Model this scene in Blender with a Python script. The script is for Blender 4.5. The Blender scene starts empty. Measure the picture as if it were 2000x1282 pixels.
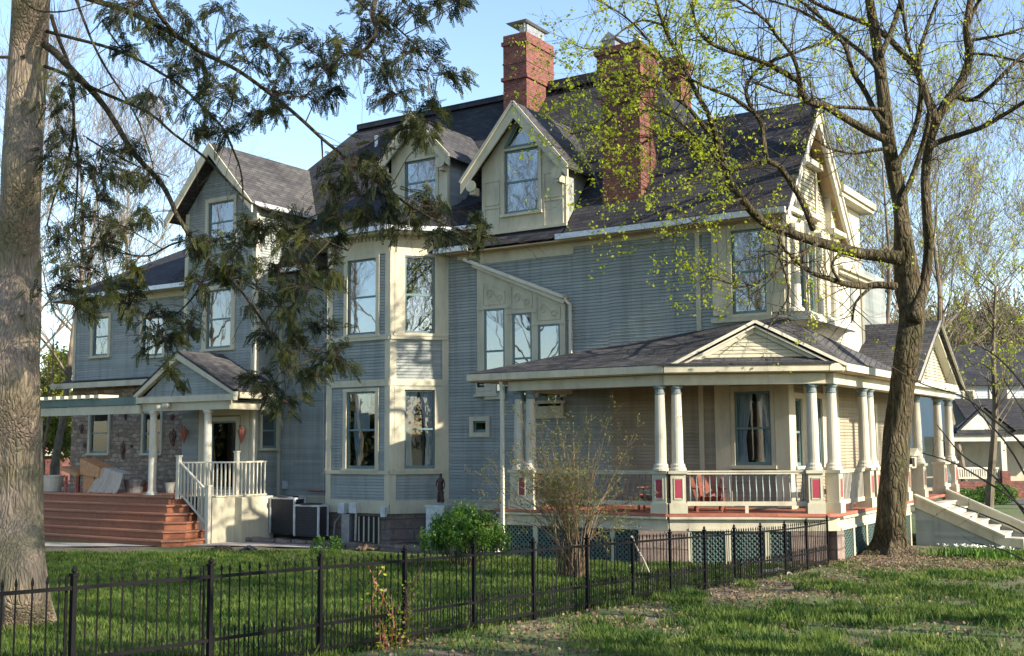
import bpy, math, random
import numpy as np
from mathutils import Vector, Matrix
random.seed(7); rng = np.random.default_rng(11)
S = bpy.context.scene; COL = S.collection
R = math.radians
# ---------------- survey of the place: camera solved from the house's own vanishing points -------------
FP, PT, RL, HD = 2200.1, 0.102541, 0.0067312, 0.9991495
C = [0.0, -27.2, 2.7]
fw = (-math.cos(HD), math.sin(HD)); rt = (math.sin(HD), math.cos(HD))
cp, sp, cr, sr = math.cos(PT), math.sin(PT), math.cos(RL), math.sin(RL)
def ray(u, v):
    x2 = (u-1000)/FP; U2 = (641-v)/FP
    x = x2*cr+U2*sr; U = -x2*sr+U2*cr
    y = cp-U*sp; z = sp+U*cp
    return (fw[0]*y+rt[0]*x, fw[1]*y+rt[1]*x, z)
def _on(u, v, i, val):
    q = ray(u, v); t = (val-C[i])/q[i]
    return tuple(C[k]+t*q[k] for k in range(3))
def onX(u, v, X): return _on(u, v, 0, X)
def onY(u, v, Y): return _on(u, v, 1, Y)
def atD(u, v, d):
    q = ray(u, v); t = d/(q[0]*fw[0]+q[1]*fw[1])
    return tuple(C[k]+t*q[k] for k in range(3))
def sz(u, v, Y=0.0):
    p = onY(u, v, Y); return p[0], p[2]
def dep(x, y): return (x-C[0])*fw[0]+(y-C[1])*fw[1]
def lat(x, y): return (x-C[0])*rt[0]+(y-C[1])*rt[1]
def ground(x, y):
    d = dep(x, y)
    k = 26.0
    z = .046*(24-d) if d < k else .046*(24-k)-.13*(1-math.exp(-(d-k)*.35))
    z = max(z, -.23)
    # a low mound of soil round the maple and its bed
    q = (x+6.2)**2/9.0+(y+.6)**2/6.0
    z += .16*math.exp(-q)
    if d > 75: z += (d-75)*.10*(0.5+0.5*math.tanh((lat(x, y)-10)/12.))
    return z
def gnd(x, y):
    d = (x-C[0])*fw[0]+(y-C[1])*fw[1]
    z = np.where(d < 26, .046*(24-d), .046*(24-26)-.13*(1-np.exp(-(np.maximum(d, 26)-26)*.35)))
    return np.maximum(z, -.23)+.16*np.exp(-((x+6.2)**2/9.0+(y+.6)**2/6.0))
# ---------------- objects ----------------
OFF = {}
def tag(o, label=None, cat=None, group=None, kind=None):
    if label: o['label'] = label
    if cat: o['category'] = cat
    if group: o['group'] = group
    if kind: o['kind'] = kind
    return o
def empty(name, loc, label, cat, group=None):
    o = bpy.data.objects.new(name, None); COL.objects.link(o); o.location = loc
    o.empty_display_size = .3
    OFF[o.name] = np.array(loc, float)
    return tag(o, label, cat, group)
def mesh_obj(name, V, F, mat, parent=None, uv=None, smooth=False, loc=None):
    off = OFF[parent.name] if parent is not None else (np.array(loc, float) if loc is not None else np.zeros(3))
    V = np.asarray(V, float)-off
    me = bpy.data.meshes.new(name)
    me.from_pydata(V.tolist(), [], F)
    if uv is not None:
        l = me.uv_layers.new(name='UVMap'); l.data.foreach_set('uv', np.asarray(uv, 'f').ravel())
    if mat is not None: me.materials.append(mat)
    if smooth:
        me.polygons.foreach_set('use_smooth', [True]*len(me.polygons))
    me.update()
    o = bpy.data.objects.new(name, me); COL.objects.link(o)
    if parent is not None: o.parent = parent
    else: o.location = off
    OFF[o.name] = off
    return o
class Fr:
    """upright frame: s along the wall, n outward (right-hand side of u), z up"""
    def __init__(s, o, u):
        L = math.hypot(*u); s.o = o; s.u = (u[0]/L, u[1]/L); s.n = (s.u[1], -s.u[0])
    def p(s, a, n, z): return (s.o[0]+s.u[0]*a+s.n[0]*n, s.o[1]+s.u[1]*a+s.n[1]*n, z)
A = Fr((0, 0), (1, 0))
class MB:
    def __init__(s): s.V = []; s.F = []
    def add(s, V, F):
        b = len(s.V); s.V += [tuple(v) for v in V]; s.F += [tuple(i+b for i in f) for f in F]; return s
    def hexa(s, P):  # 8 points: bottom 4 ccw, top 4 ccw
        return s.add(P, [(3,2,1,0),(4,5,6,7),(0,1,5,4),(1,2,6,5),(2,3,7,6),(3,0,4,7)])
    def box(s, x0, x1, y0, y1, z0, z1):
        return s.hexa([(x0,y0,z0),(x1,y0,z0),(x1,y1,z0),(x0,y1,z0),(x0,y0,z1),(x1,y0,z1),(x1,y1,z1),(x0,y1,z1)])
    def fb(s, f, s0, s1, z0, z1, n0, n1):
        return s.hexa([f.p(s0,n1,z0),f.p(s1,n1,z0),f.p(s1,n0,z0),f.p(s0,n0,z0),f.p(s0,n1,z1),f.p(s1,n1,z1),f.p(s1,n0,z1),f.p(s0,n0,z1)])
    def poly(s, f, pts, n0, n1):   # prism: outline (s,z) pts ccw seen from outside
        k = len(pts)
        V = [f.p(a, n1, z) for a, z in pts]+[f.p(a, n0, z) for a, z in pts]
        F = [tuple(range(k)), tuple(range(2*k-1, k-1, -1))]
        F += [(i, i+k, (i+1) % k+k, (i+1) % k) for i in range(k)]
        return s.add(V, F)
    def prism(s, pts, z0, z1):     # plan outline ccw
        k = len(pts)
        V = [(x, y, z0) for x, y in pts]+[(x, y, z1) for x, y in pts]
        F = [tuple(range(k-1, -1, -1)), tuple(range(k, 2*k))]+[(i, (i+1) % k, (i+1) % k+k, i+k) for i in range(k)]
        return s.add(V, F)
    def slab(s, pts, t):           # roof sheet: 3-D outline ccw from above, thickness t straight down
        k = len(pts)
        V = list(pts)+[(x, y, z-t) for x, y, z in pts]
        F = [tuple(range(k)), tuple(range(2*k-1, k-1, -1))]+[(i, i+k, (i+1) % k+k, (i+1) % k) for i in range(k)]
        return s.add(V, F)
    def bar(s, p, q, w, h=None, up=(0,0,1)):
        p = Vector(p); q = Vector(q); d = (q-p).normalized(); h = h or w
        sd = d.cross(Vector(up))
        if sd.length < 1e-4: sd = Vector((1,0,0))
        sd.normalize(); u = sd.cross(d)
        P = []
        for e in (p, q):
            for a, b in ((-1,-1),(1,-1),(1,1),(-1,1)): P.append(tuple(e+sd*a*w/2+u*b*h/2))
        return s.add(P, [(0,1,2,3),(7,6,5,4),(0,4,5,1),(1,5,6,2),(2,6,7,3),(3,7,4,0)])
    def lathe(s, x, y, prof, k=14):
        V = []; F = []
        for r, z in prof:
            for i in range(k):
                t = 2*math.pi*i/k; V.append((x+r*math.cos(t), y+r*math.sin(t), z))
        for j in range(len(prof)-1):
            for i in range(k):
                F.append((j*k+i, j*k+(i+1) % k, (j+1)*k+(i+1) % k, (j+1)*k+i))
        F.append(tuple(range(k-1, -1, -1))); F.append(tuple((len(prof)-1)*k+i for i in range(k)))
        return s.add(V, F)
    def tube(s, pts, rad, k=6, cap=True):
        P = [Vector(p) for p in pts]; n = len(P); V = []; F = []
        prev = None
        for j in range(n):
            d = (P[min(j+1, n-1)]-P[max(j-1, 0)])
            if d.length < 1e-6: d = Vector((0,0,1))
            d.normalize()
            if prev is None:
                a = d.cross(Vector((0,0,1)))
                if a.length < 1e-3: a = Vector((1,0,0))
            else: a = prev-d*prev.dot(d)
            a.normalize(); prev = a; b = d.cross(a); r = rad[j] if hasattr(rad, '__len__') else rad
            for i in range(k):
                t = 2*math.pi*i/k; V.append(tuple(P[j]+(a*math.cos(t)+b*math.sin(t))*r))
        for j in range(n-1):
            for i in range(k): F.append((j*k+i, j*k+(i+1) % k, (j+1)*k+(i+1) % k, (j+1)*k+i))
        if cap: F.append(tuple(range(k-1, -1, -1))); F.append(tuple((n-1)*k+i for i in range(k)))
        return s.add(V, F)
    def build(s, name, mat, parent=None, smooth=False, loc=None, noflat=False):
        V = np.array(s.V, float); uv = []
        for f in s.F:
            p = V[list(f)]; a = p[1]-p[0]; b = p[2]-p[0]; n = np.cross(a, b)
            if len(f) > 3 and np.linalg.norm(n) < 1e-9: n = np.cross(p[2]-p[0], p[3]-p[0])
            L = np.linalg.norm(n); n = n/L if L > 1e-12 else np.array([0,0,1.])
            if abs(n[2]) > .995: h = np.array([1.,0,0]); w = np.array([0,1.,0])
            else: h = np.cross([0,0,1.], n); h /= np.linalg.norm(h); w = np.cross(n, h)
            for q in p: uv.append((q@h, q@w))
        return mesh_obj(name, V, s.F, mat, parent, uv, smooth, loc)
# ---------------- clapboard wall: lapped boards with a groove added to deepen the shadow line, openings left out ----------------
def clap(mb, f, poly, holes=(), off=0.0, h=.09, lip=.025):
    zs = [p[1] for p in poly]; z0 = min(zs); z1 = max(zs)
    def span(z):
        xs = []
        k = len(poly)
        for i in range(k):
            (a, za), (b, zb) = poly[i], poly[(i+1) % k]
            if (za-z)*(zb-z) <= 0 and abs(za-zb) > 1e-9:
                xs.append(a+(b-a)*(z-za)/(zb-za))
        return (min(xs), max(xs)) if xs else None
    n = max(1, int(round((z1-z0)/(h*.9 if h == .1 else h)))); hh = (z1-z0)/n
    for i in range(n):
        a, b = z0+i*hh, z0+(i+1)*hh
        sa, sb = span(a+1e-5), span(b-1e-5)
        if sa is None or sb is None: continue
        iv = [(sa[0], sa[1], sb[0], sb[1])]
        m = (a+b)/2
        for (h0, h1, g0, g1) in holes:
            if g0 < m < g1:
                nv = []
                for (p0, p1, q0, q1) in iv:
                    if h1 <= p0 or h0 >= p1: nv.append((p0, p1, q0, q1)); continue
                    if h0 > p0: nv.append((p0, h0, q0, h0))
                    if h1 < p1: nv.append((h1, p1, h1, q1))
                iv = nv
        for (p0, p1, q0, q1) in iv:
            c = a+(b-a)*.84; r0 = p0+(q0-p0)*.84; r1 = p1+(q1-p1)*.84; g = -.003
            V = [f.p(p0, off+lip, a), f.p(p1, off+lip, a), f.p(r1, off+.010, c), f.p(r0, off+.010, c), f.p(p0, off+g, a), f.p(p1, off+g, a), f.p(r1, off+g, c), f.p(r0, off+g, c), f.p(q1, off+g, b), f.p(q0, off+g, b)]
            mb.add(V, [(0,1,2,3), (4,5,1,0), (3,2,6,7), (7,6,8,9)])
# ---------------- materials ----------------
def newmat(name):
    m = bpy.data.materials.new(name); m.use_nodes = True
    nt = m.node_tree; nt.nodes.clear()
    o = nt.nodes.new('ShaderNodeOutputMaterial'); b = nt.nodes.new('ShaderNodeBsdfPrincipled')
    nt.links.new(b.outputs[0], o.inputs[0]); return m, nt, b
def nd(nt, t, **k):
    n = nt.nodes.new(t)
    for a, v in k.items():
        if a.startswith('_'): setattr(n, a[1:], v)
        else: n.inputs[a.replace('__', ' ')].default_value = v
    return n
def ramp(nt, fac, stops):
    r = nt.nodes.new('ShaderNodeValToRGB'); e = r.color_ramp.elements
    while len(e) < len(stops): e.new(.5)
    for i, (p, c) in enumerate(stops): e[i].position = p; e[i].color = (*c, 1)
    nt.links.new(fac, r.inputs[0]); return r
def bump(nt, b, h, strength=.3, dist=.02):
    n = nd(nt, 'ShaderNodeBump', Strength=strength, Distance=dist)
    nt.links.new(h, n.inputs['Height']); nt.links.new(n.outputs[0], b.inputs['Normal'])
def paint(name, c, rough=.5, var=.12, scale=1.3, streak=True, spec=.35):
    m, nt, b = newmat(name)
    tc = nd(nt, 'ShaderNodeTexCoord'); mp = nd(nt, 'ShaderNodeMapping'); mp.inputs['Scale'].default_value = (1, 1, .35 if streak else 1)
    nt.links.new(tc.outputs['Object'], mp.inputs[0])
    no = nd(nt, 'ShaderNodeTexNoise', Scale=scale, Detail=6.0, Roughness=.65); nt.links.new(mp.outputs[0], no.inputs[0])
    d = tuple(x*(1-var*1.6) for x in c); l = tuple(min(1, x*(1+var)) for x in c)
    r = ramp(nt, no.outputs[0], [(.3, d), (.5, c), (.72, l)])
    nt.links.new(r.outputs[0], b.inputs['Base Color']); b.inputs['Roughness'].default_value = rough
    b.inputs['Specular IOR Level'].default_value = spec
    n2 = nd(nt, 'ShaderNodeTexNoise', Scale=40.0, Detail=3.0); nt.links.new(tc.outputs['Object'], n2.inputs[0])
    bump(nt, b, n2.outputs[0], .12, .004)
    return m
def shingle(name, c0, c1, bw=.32, rh=.14):
    m, nt, b = newmat(name)
    uv = nd(nt, 'ShaderNodeUVMap')
    wn = nd(nt, 'ShaderNodeTexNoise', Scale=3.0, Detail=2.0); nt.links.new(uv.outputs[0], wn.inputs[0])
    br = nd(nt, 'ShaderNodeTexBrick', Scale=1.0, Mortar__Size=.008, Brick__Width=bw, Row__Height=rh, Bias=0.0)
    br.inputs['Color1'].default_value = (*c0, 1); br.inputs['Color2'].default_value = (*c1, 1); br.inputs['Mortar'].default_value = (.012,.012,.014,1)
    nt.links.new(uv.outputs[0], br.inputs[0])
    no = nd(nt, 'ShaderNodeTexNoise', Scale=.7, Detail=8.0, Roughness=.7); nt.links.new(uv.outputs[0], no.inputs[0])
    r = ramp(nt, no.outputs[0], [(.3, (.55,.55,.6)), (.6, (1.08,1.07,1.05)), (.8, (1.5,1.48,1.42))])
    mx = nd(nt, 'ShaderNodeMix', _data_type='RGBA', _blend_type='MULTIPLY'); mx.inputs[0].default_value = 1
    nt.links.new(br.outputs[0], mx.inputs[6]); nt.links.new(r.outputs[0], mx.inputs[7]); nt.links.new(mx.outputs[2], b.inputs['Base Color'])
    b.inputs['Roughness'].default_value = .85; b.inputs['Specular IOR Level'].default_value = .25
    # each course lips over the one below: saw-tooth height up the slope
    sx = nd(nt, 'ShaderNodeSeparateXYZ'); nt.links.new(uv.outputs[0], sx.inputs[0])
    dv = nd(nt, 'ShaderNodeMath', _operation='DIVIDE'); nt.links.new(sx.outputs[1], dv.inputs[0]); dv.inputs[1].default_value = rh
    fr = nd(nt, 'ShaderNodeMath', _operation='FRACT'); nt.links.new(dv.outputs[0], fr.inputs[0])
    iv = nd(nt, 'ShaderNodeMath', _operation='SUBTRACT'); iv.inputs[0].default_value = 1; nt.links.new(fr.outputs[0], iv.inputs[1])
    ad = nd(nt, 'ShaderNodeMath', _operation='MULTIPLY_ADD'); nt.links.new(br.outputs[1], ad.inputs[0]); ad.inputs[1].default_value = -.6; nt.links.new(iv.outputs[0], ad.inputs[2])
    bump(nt, b, ad.outputs[0], .9, .03)
    return m
def brick(name, c0, c1, mort, bw=.21, rh=.072, ms=.011, dist=0.0, rough=.85, var=.35, bs=.5):
    m, nt, b = newmat(name)
    uv = nd(nt, 'ShaderNodeUVMap'); src = uv.outputs[0]
    if dist:
        n0 = nd(nt, 'ShaderNodeTexNoise', Scale=2.2, Detail=2.0); nt.links.new(src, n0.inputs[0])
        vm = nd(nt, 'ShaderNodeVectorMath', _operation='MULTIPLY_ADD'); nt.links.new(n0.outputs[1], vm.inputs[0])
        vm.inputs[1].default_value = (dist, dist, 0); nt.links.new(src, vm.inputs[2]); src = vm.outputs[0]
    br = nd(nt, 'ShaderNodeTexBrick', Scale=1.0, Mortar__Size=ms, Brick__Width=bw, Row__Height=rh, Bias=0.0)
    br.inputs['Mortar Smooth'].default_value = .3
    br.inputs['Color1'].default_value = (*c0, 1); br.inputs['Color2'].default_value = (*c1, 1); br.inputs['Mortar'].default_value = (*mort, 1)
    nt.links.new(src, br.inputs[0])
    no = nd(nt, 'ShaderNodeTexNoise', Scale=5.0, Detail=8.0, Roughness=.75); nt.links.new(uv.outputs[0], no.inputs[0])
    r = ramp(nt, no.outputs[0], [(.25, (1-var,)*3), (.75, (1+var,)*3)])
    mx = nd(nt, 'ShaderNodeMix', _data_type='RGBA', _blend_type='MULTIPLY'); mx.inputs[0].default_value = 1
    nt.links.new(br.outputs[0], mx.inputs[6]); nt.links.new(r.outputs[0], mx.inputs[7]); nt.links.new(mx.outputs[2], b.inputs['Base Color'])
    b.inputs['Roughness'].default_value = rough
    ad = nd(nt, 'ShaderNodeMath', _operation='MULTIPLY_ADD'); nt.links.new(br.outputs[1], ad.inputs[0]); ad.inputs[1].default_value = -1.2; nt.links.new(no.outputs[0], ad.inputs[2])
    bump(nt, b, ad.outputs[0], bs, .02)
    return m
def wood(name, c, bw=1.8, rh=.14):
    return brick(name, c, tuple(x*.75 for x in c), tuple(x*.25 for x in c), bw, rh, .006, 0, .6, .3, .25)
def bark(name, c0, c1, c2, sc=(9, 9, 1.6), depth=.03, crk=.62):
    m, nt, b = newmat(name)
    tc = nd(nt, 'ShaderNodeTexCoord'); mp = nd(nt, 'ShaderNodeMapping'); mp.inputs['Scale'].default_value = sc
    nt.links.new(tc.outputs['Object'], mp.inputs[0])
    no = nd(nt, 'ShaderNodeTexNoise', Scale=1.0, Detail=10.0, Roughness=.72, Distortion=.6); nt.links.new(mp.outputs[0], no.inputs[0])
    n2 = nd(nt, 'ShaderNodeTexNoise', Scale=1.4, Detail=4.0); nt.links.new(tc.outputs['Object'], n2.inputs[0])
    r = ramp(nt, no.outputs[0], [(.32, c0), (.52, c1), (.7, c2)])
    r2 = ramp(nt, n2.outputs[0], [(.35, (.75,.8,.6)), (.65, (1.15,1.08,1.05))])
    mx = nd(nt, 'ShaderNodeMix', _data_type='RGBA', _blend_type='MULTIPLY'); mx.inputs[0].default_value = 1
    nt.links.new(r.outputs[0], mx.inputs[6]); nt.links.new(r2.outputs[0], mx.inputs[7]); nt.links.new(mx.outputs[2], b.inputs['Base Color'])
    m3 = nd(nt, 'ShaderNodeMapping'); m3.inputs['Scale'].default_value = (sc[0]*.8, sc[1]*.8, sc[2]*.75)
    wv = nd(nt, 'ShaderNodeVectorMath', _operation='MULTIPLY_ADD'); nt.links.new(n2.outputs[1], wv.inputs[0]); wv.inputs[1].default_value = (.25,.25,.6); nt.links.new(tc.outputs['Object'], wv.inputs[2])
    nt.links.new(wv.outputs[0], m3.inputs[0]); vo = nd(nt, 'ShaderNodeTexVoronoi', _feature='DISTANCE_TO_EDGE', Scale=1.0); nt.links.new(m3.outputs[0], vo.inputs[0])
    rc = ramp(nt, vo.outputs[0], [(.0, (crk,)*3), (.14, (1,1,1))]); m4 = nd(nt, 'ShaderNodeMix', _data_type='RGBA', _blend_type='MULTIPLY'); m4.inputs[0].default_value = 1
    nt.links.new(mx.outputs[2], m4.inputs[6]); nt.links.new(rc.outputs[0], m4.inputs[7]); nt.links.new(m4.outputs[2], b.inputs['Base Color'])
    mn = nd(nt, 'ShaderNodeMath', _operation='MINIMUM'); nt.links.new(vo.outputs[0], mn.inputs[0]); mn.inputs[1].default_value = .22
    ma = nd(nt, 'ShaderNodeMath', _operation='MULTIPLY_ADD'); nt.links.new(mn.outputs[0], ma.inputs[0]); ma.inputs[1].default_value = 3.5; nt.links.new(no.outputs[0], ma.inputs[2])
    b.inputs['Roughness'].default_value = .9; b.inputs['Specular IOR Level'].default_value = .2
    bump(nt, b, ma.outputs[0], .8, depth)
    return m
def leafmat(name, c0, c1, trans=.35, rough=.55, sc=6.0):
    m, nt, b = newmat(name)
    tc = nd(nt, 'ShaderNodeTexCoord'); no = nd(nt, 'ShaderNodeTexNoise', Scale=sc, Detail=3.0); nt.links.new(tc.outputs['Object'], no.inputs[0])
    r = ramp(nt, no.outputs[0], [(.35, c0), (.65, c1)])
    nt.links.new(r.outputs[0], b.inputs['Base Color']); b.inputs['Roughness'].default_value = rough
    b.inputs['Specular IOR Level'].default_value = .3
    tr = nd(nt, 'ShaderNodeBsdfTranslucent'); nt.links.new(r.outputs[0], tr.inputs[0])
    ms = nd(nt, 'ShaderNodeMixShader'); ms.inputs[0].default_value = trans
    nt.links.new(b.outputs[0], ms.inputs[1]); nt.links.new(tr.outputs[0], ms.inputs[2])
    nt.links.new(ms.outputs[0], nt.nodes['Material Output'].inputs[0]); return m
def glass(name, refl=.35, tint=(.55,.62,.66)):
    m, nt, b = newmat(name); nt.nodes.remove(b)
    g = nd(nt, 'ShaderNodeBsdfGlossy', Roughness=.015); g.inputs[0].default_value = (1,1,1,1)
    t = nd(nt, 'ShaderNodeBsdfTransparent'); t.inputs[0].default_value = (*tint, 1)
    fr = nd(nt, 'ShaderNodeFresnel', IOR=1.5)
    ad = nd(nt, 'ShaderNodeMath', _operation='ADD', _use_clamp=True); nt.links.new(fr.outputs[0], ad.inputs[0]); ad.inputs[1].default_value = refl
    tc = nd(nt, 'ShaderNodeTexCoord'); no = nd(nt, 'ShaderNodeTexNoise', Scale=2.2, Detail=1.0); nt.links.new(tc.outputs['Object'], no.inputs[0])
    bm = nd(nt, 'ShaderNodeBump', Strength=.09, Distance=.01); nt.links.new(no.outputs[0], bm.inputs['Height']); nt.links.new(bm.outputs[0], g.inputs['Normal'])
    ms = nd(nt, 'ShaderNodeMixShader'); nt.links.new(ad.outputs[0], ms.inputs[0]); nt.links.new(t.outputs[0], ms.inputs[1]); nt.links.new(g.outputs[0], ms.inputs[2])
    nt.links.new(ms.outputs[0], nt.nodes['Material Output'].inputs[0]); return m
def plain(name, c, rough=.5, metal=0.0):
    m, nt, b = newmat(name)
    tc = nd(nt, 'ShaderNodeTexCoord'); no = nd(nt, 'ShaderNodeTexNoise', Scale=7.0, Detail=5.0); nt.links.new(tc.outputs['Object'], no.inputs[0])
    r = ramp(nt, no.outputs[0], [(.3, tuple(x*.8 for x in c)), (.7, tuple(min(1, x*1.15) for x in c))])
    nt.links.new(r.outputs[0], b.inputs['Base Color']); b.inputs['Roughness'].default_value = rough; b.inputs['Metallic'].default_value = metal
    return m
def cobble(name, cols, sc=4.2):
    m, nt, b = newmat(name); uv = nd(nt, 'ShaderNodeUVMap'); mp = nd(nt, 'ShaderNodeMapping'); mp.inputs['Scale'].default_value = (1, 1.9, 1); nt.links.new(uv.outputs[0], mp.inputs[0])
    v = nd(nt, 'ShaderNodeTexVoronoi', Scale=sc, Randomness=.85); v2 = nd(nt, 'ShaderNodeTexVoronoi', _feature='DISTANCE_TO_EDGE', Scale=sc, Randomness=.85)
    nt.links.new(mp.outputs[0], v.inputs[0]); nt.links.new(mp.outputs[0], v2.inputs[0])
    sx = nd(nt, 'ShaderNodeSeparateXYZ'); nt.links.new(v.outputs[1], sx.inputs[0]); r = ramp(nt, sx.outputs[0], [(.15, cols[0]), (.5, cols[1]), (.85, cols[2])])
    e = ramp(nt, v2.outputs[0], [(.02, (.45,.42,.40)), (.07, (1,1,1))]); mx = nd(nt, 'ShaderNodeMix', _data_type='RGBA', _blend_type='MULTIPLY'); mx.inputs[0].default_value = 1
    nt.links.new(r.outputs[0], mx.inputs[6]); nt.links.new(e.outputs[0], mx.inputs[7])
    no = nd(nt, 'ShaderNodeTexNoise', Scale=14.0, Detail=8.0, Roughness=.7); nt.links.new(uv.outputs[0], no.inputs[0]); r3 = ramp(nt, no.outputs[0], [(.3, (.7,.7,.7)), (.7, (1.25,1.22,1.18))])
    m2 = nd(nt, 'ShaderNodeMix', _data_type='RGBA', _blend_type='MULTIPLY'); m2.inputs[0].default_value = 1; nt.links.new(mx.outputs[2], m2.inputs[6]); nt.links.new(r3.outputs[0], m2.inputs[7])
    nt.links.new(m2.outputs[2], b.inputs['Base Color']); b.inputs['Roughness'].default_value = .9
    ad = nd(nt, 'ShaderNodeMath', _operation='MINIMUM'); nt.links.new(v2.outputs[0], ad.inputs[0]); ad.inputs[1].default_value = .12
    ml = nd(nt, 'ShaderNodeMath', _operation='MULTIPLY_ADD'); nt.links.new(ad.outputs[0], ml.inputs[0]); ml.inputs[1].default_value = 6; nt.links.new(no.outputs[0], ml.inputs[2])
    bump(nt, b, ml.outputs[0], .7, .04); return m
def boards(name, c):
    m, nt, b = newmat(name); uv = nd(nt, 'ShaderNodeUVMap')
    br = nd(nt, 'ShaderNodeTexBrick', Scale=1.0, Mortar__Size=0.0, Brick__Width=3.1, Row__Height=.1, Bias=0.0); br.offset = .37; br.squash = 1.0
    br.inputs['Color1'].default_value = (*[x*.86 for x in c], 1); br.inputs['Color2'].default_value = (*[x*1.1 for x in c], 1)
    nt.links.new(uv.outputs[0], br.inputs[0])
    tc = nd(nt, 'ShaderNodeTexCoord'); mp = nd(nt, 'ShaderNodeMapping'); mp.inputs['Scale'].default_value = (1.2, 1.2, .5); nt.links.new(tc.outputs['Object'], mp.inputs[0])
    n1 = nd(nt, 'ShaderNodeTexNoise', Scale=1.0, Detail=8.0, Roughness=.7); nt.links.new(mp.outputs[0], n1.inputs[0])
    r = ramp(nt, n1.outputs[0], [(.28, (.78,.79,.77)), (.5, (1,1,1)), (.75, (1.12,1.12,1.1))])
    ms_ = nd(nt, 'ShaderNodeMapping'); ms_.inputs['Scale'].default_value = (5, 5, .22); nt.links.new(tc.outputs['Object'], ms_.inputs[0]); n3 = nd(nt, 'ShaderNodeTexNoise', Scale=1.0, Detail=5.0); nt.links.new(ms_.outputs[0], n3.inputs[0]); r3 = ramp(nt, n3.outputs[0], [(.35, (.84,.84,.82)), (.5, (1,1,1))]); mq = nd(nt, 'ShaderNodeMix', _data_type='RGBA', _blend_type='MULTIPLY'); mq.inputs[0].default_value = 1; nt.links.new(r.outputs[0], mq.inputs[6]); nt.links.new(r3.outputs[0], mq.inputs[7])
    mx = nd(nt, 'ShaderNodeMix', _data_type='RGBA', _blend_type='MULTIPLY'); mx.inputs[0].default_value = 1
    nt.links.new(br.outputs[0], mx.inputs[6]); nt.links.new(mq.outputs[2], mx.inputs[7]); nt.links.new(mx.outputs[2], b.inputs['Base Color'])
    b.inputs['Roughness'].default_value = .6; b.inputs['Specular IOR Level'].default_value = .25
    n2 = nd(nt, 'ShaderNodeTexNoise', Scale=30.0, Detail=4.0); nt.links.new(tc.outputs['Object'], n2.inputs[0]); bump(nt, b, n2.outputs[0], .25, .006)
    return m
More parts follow.
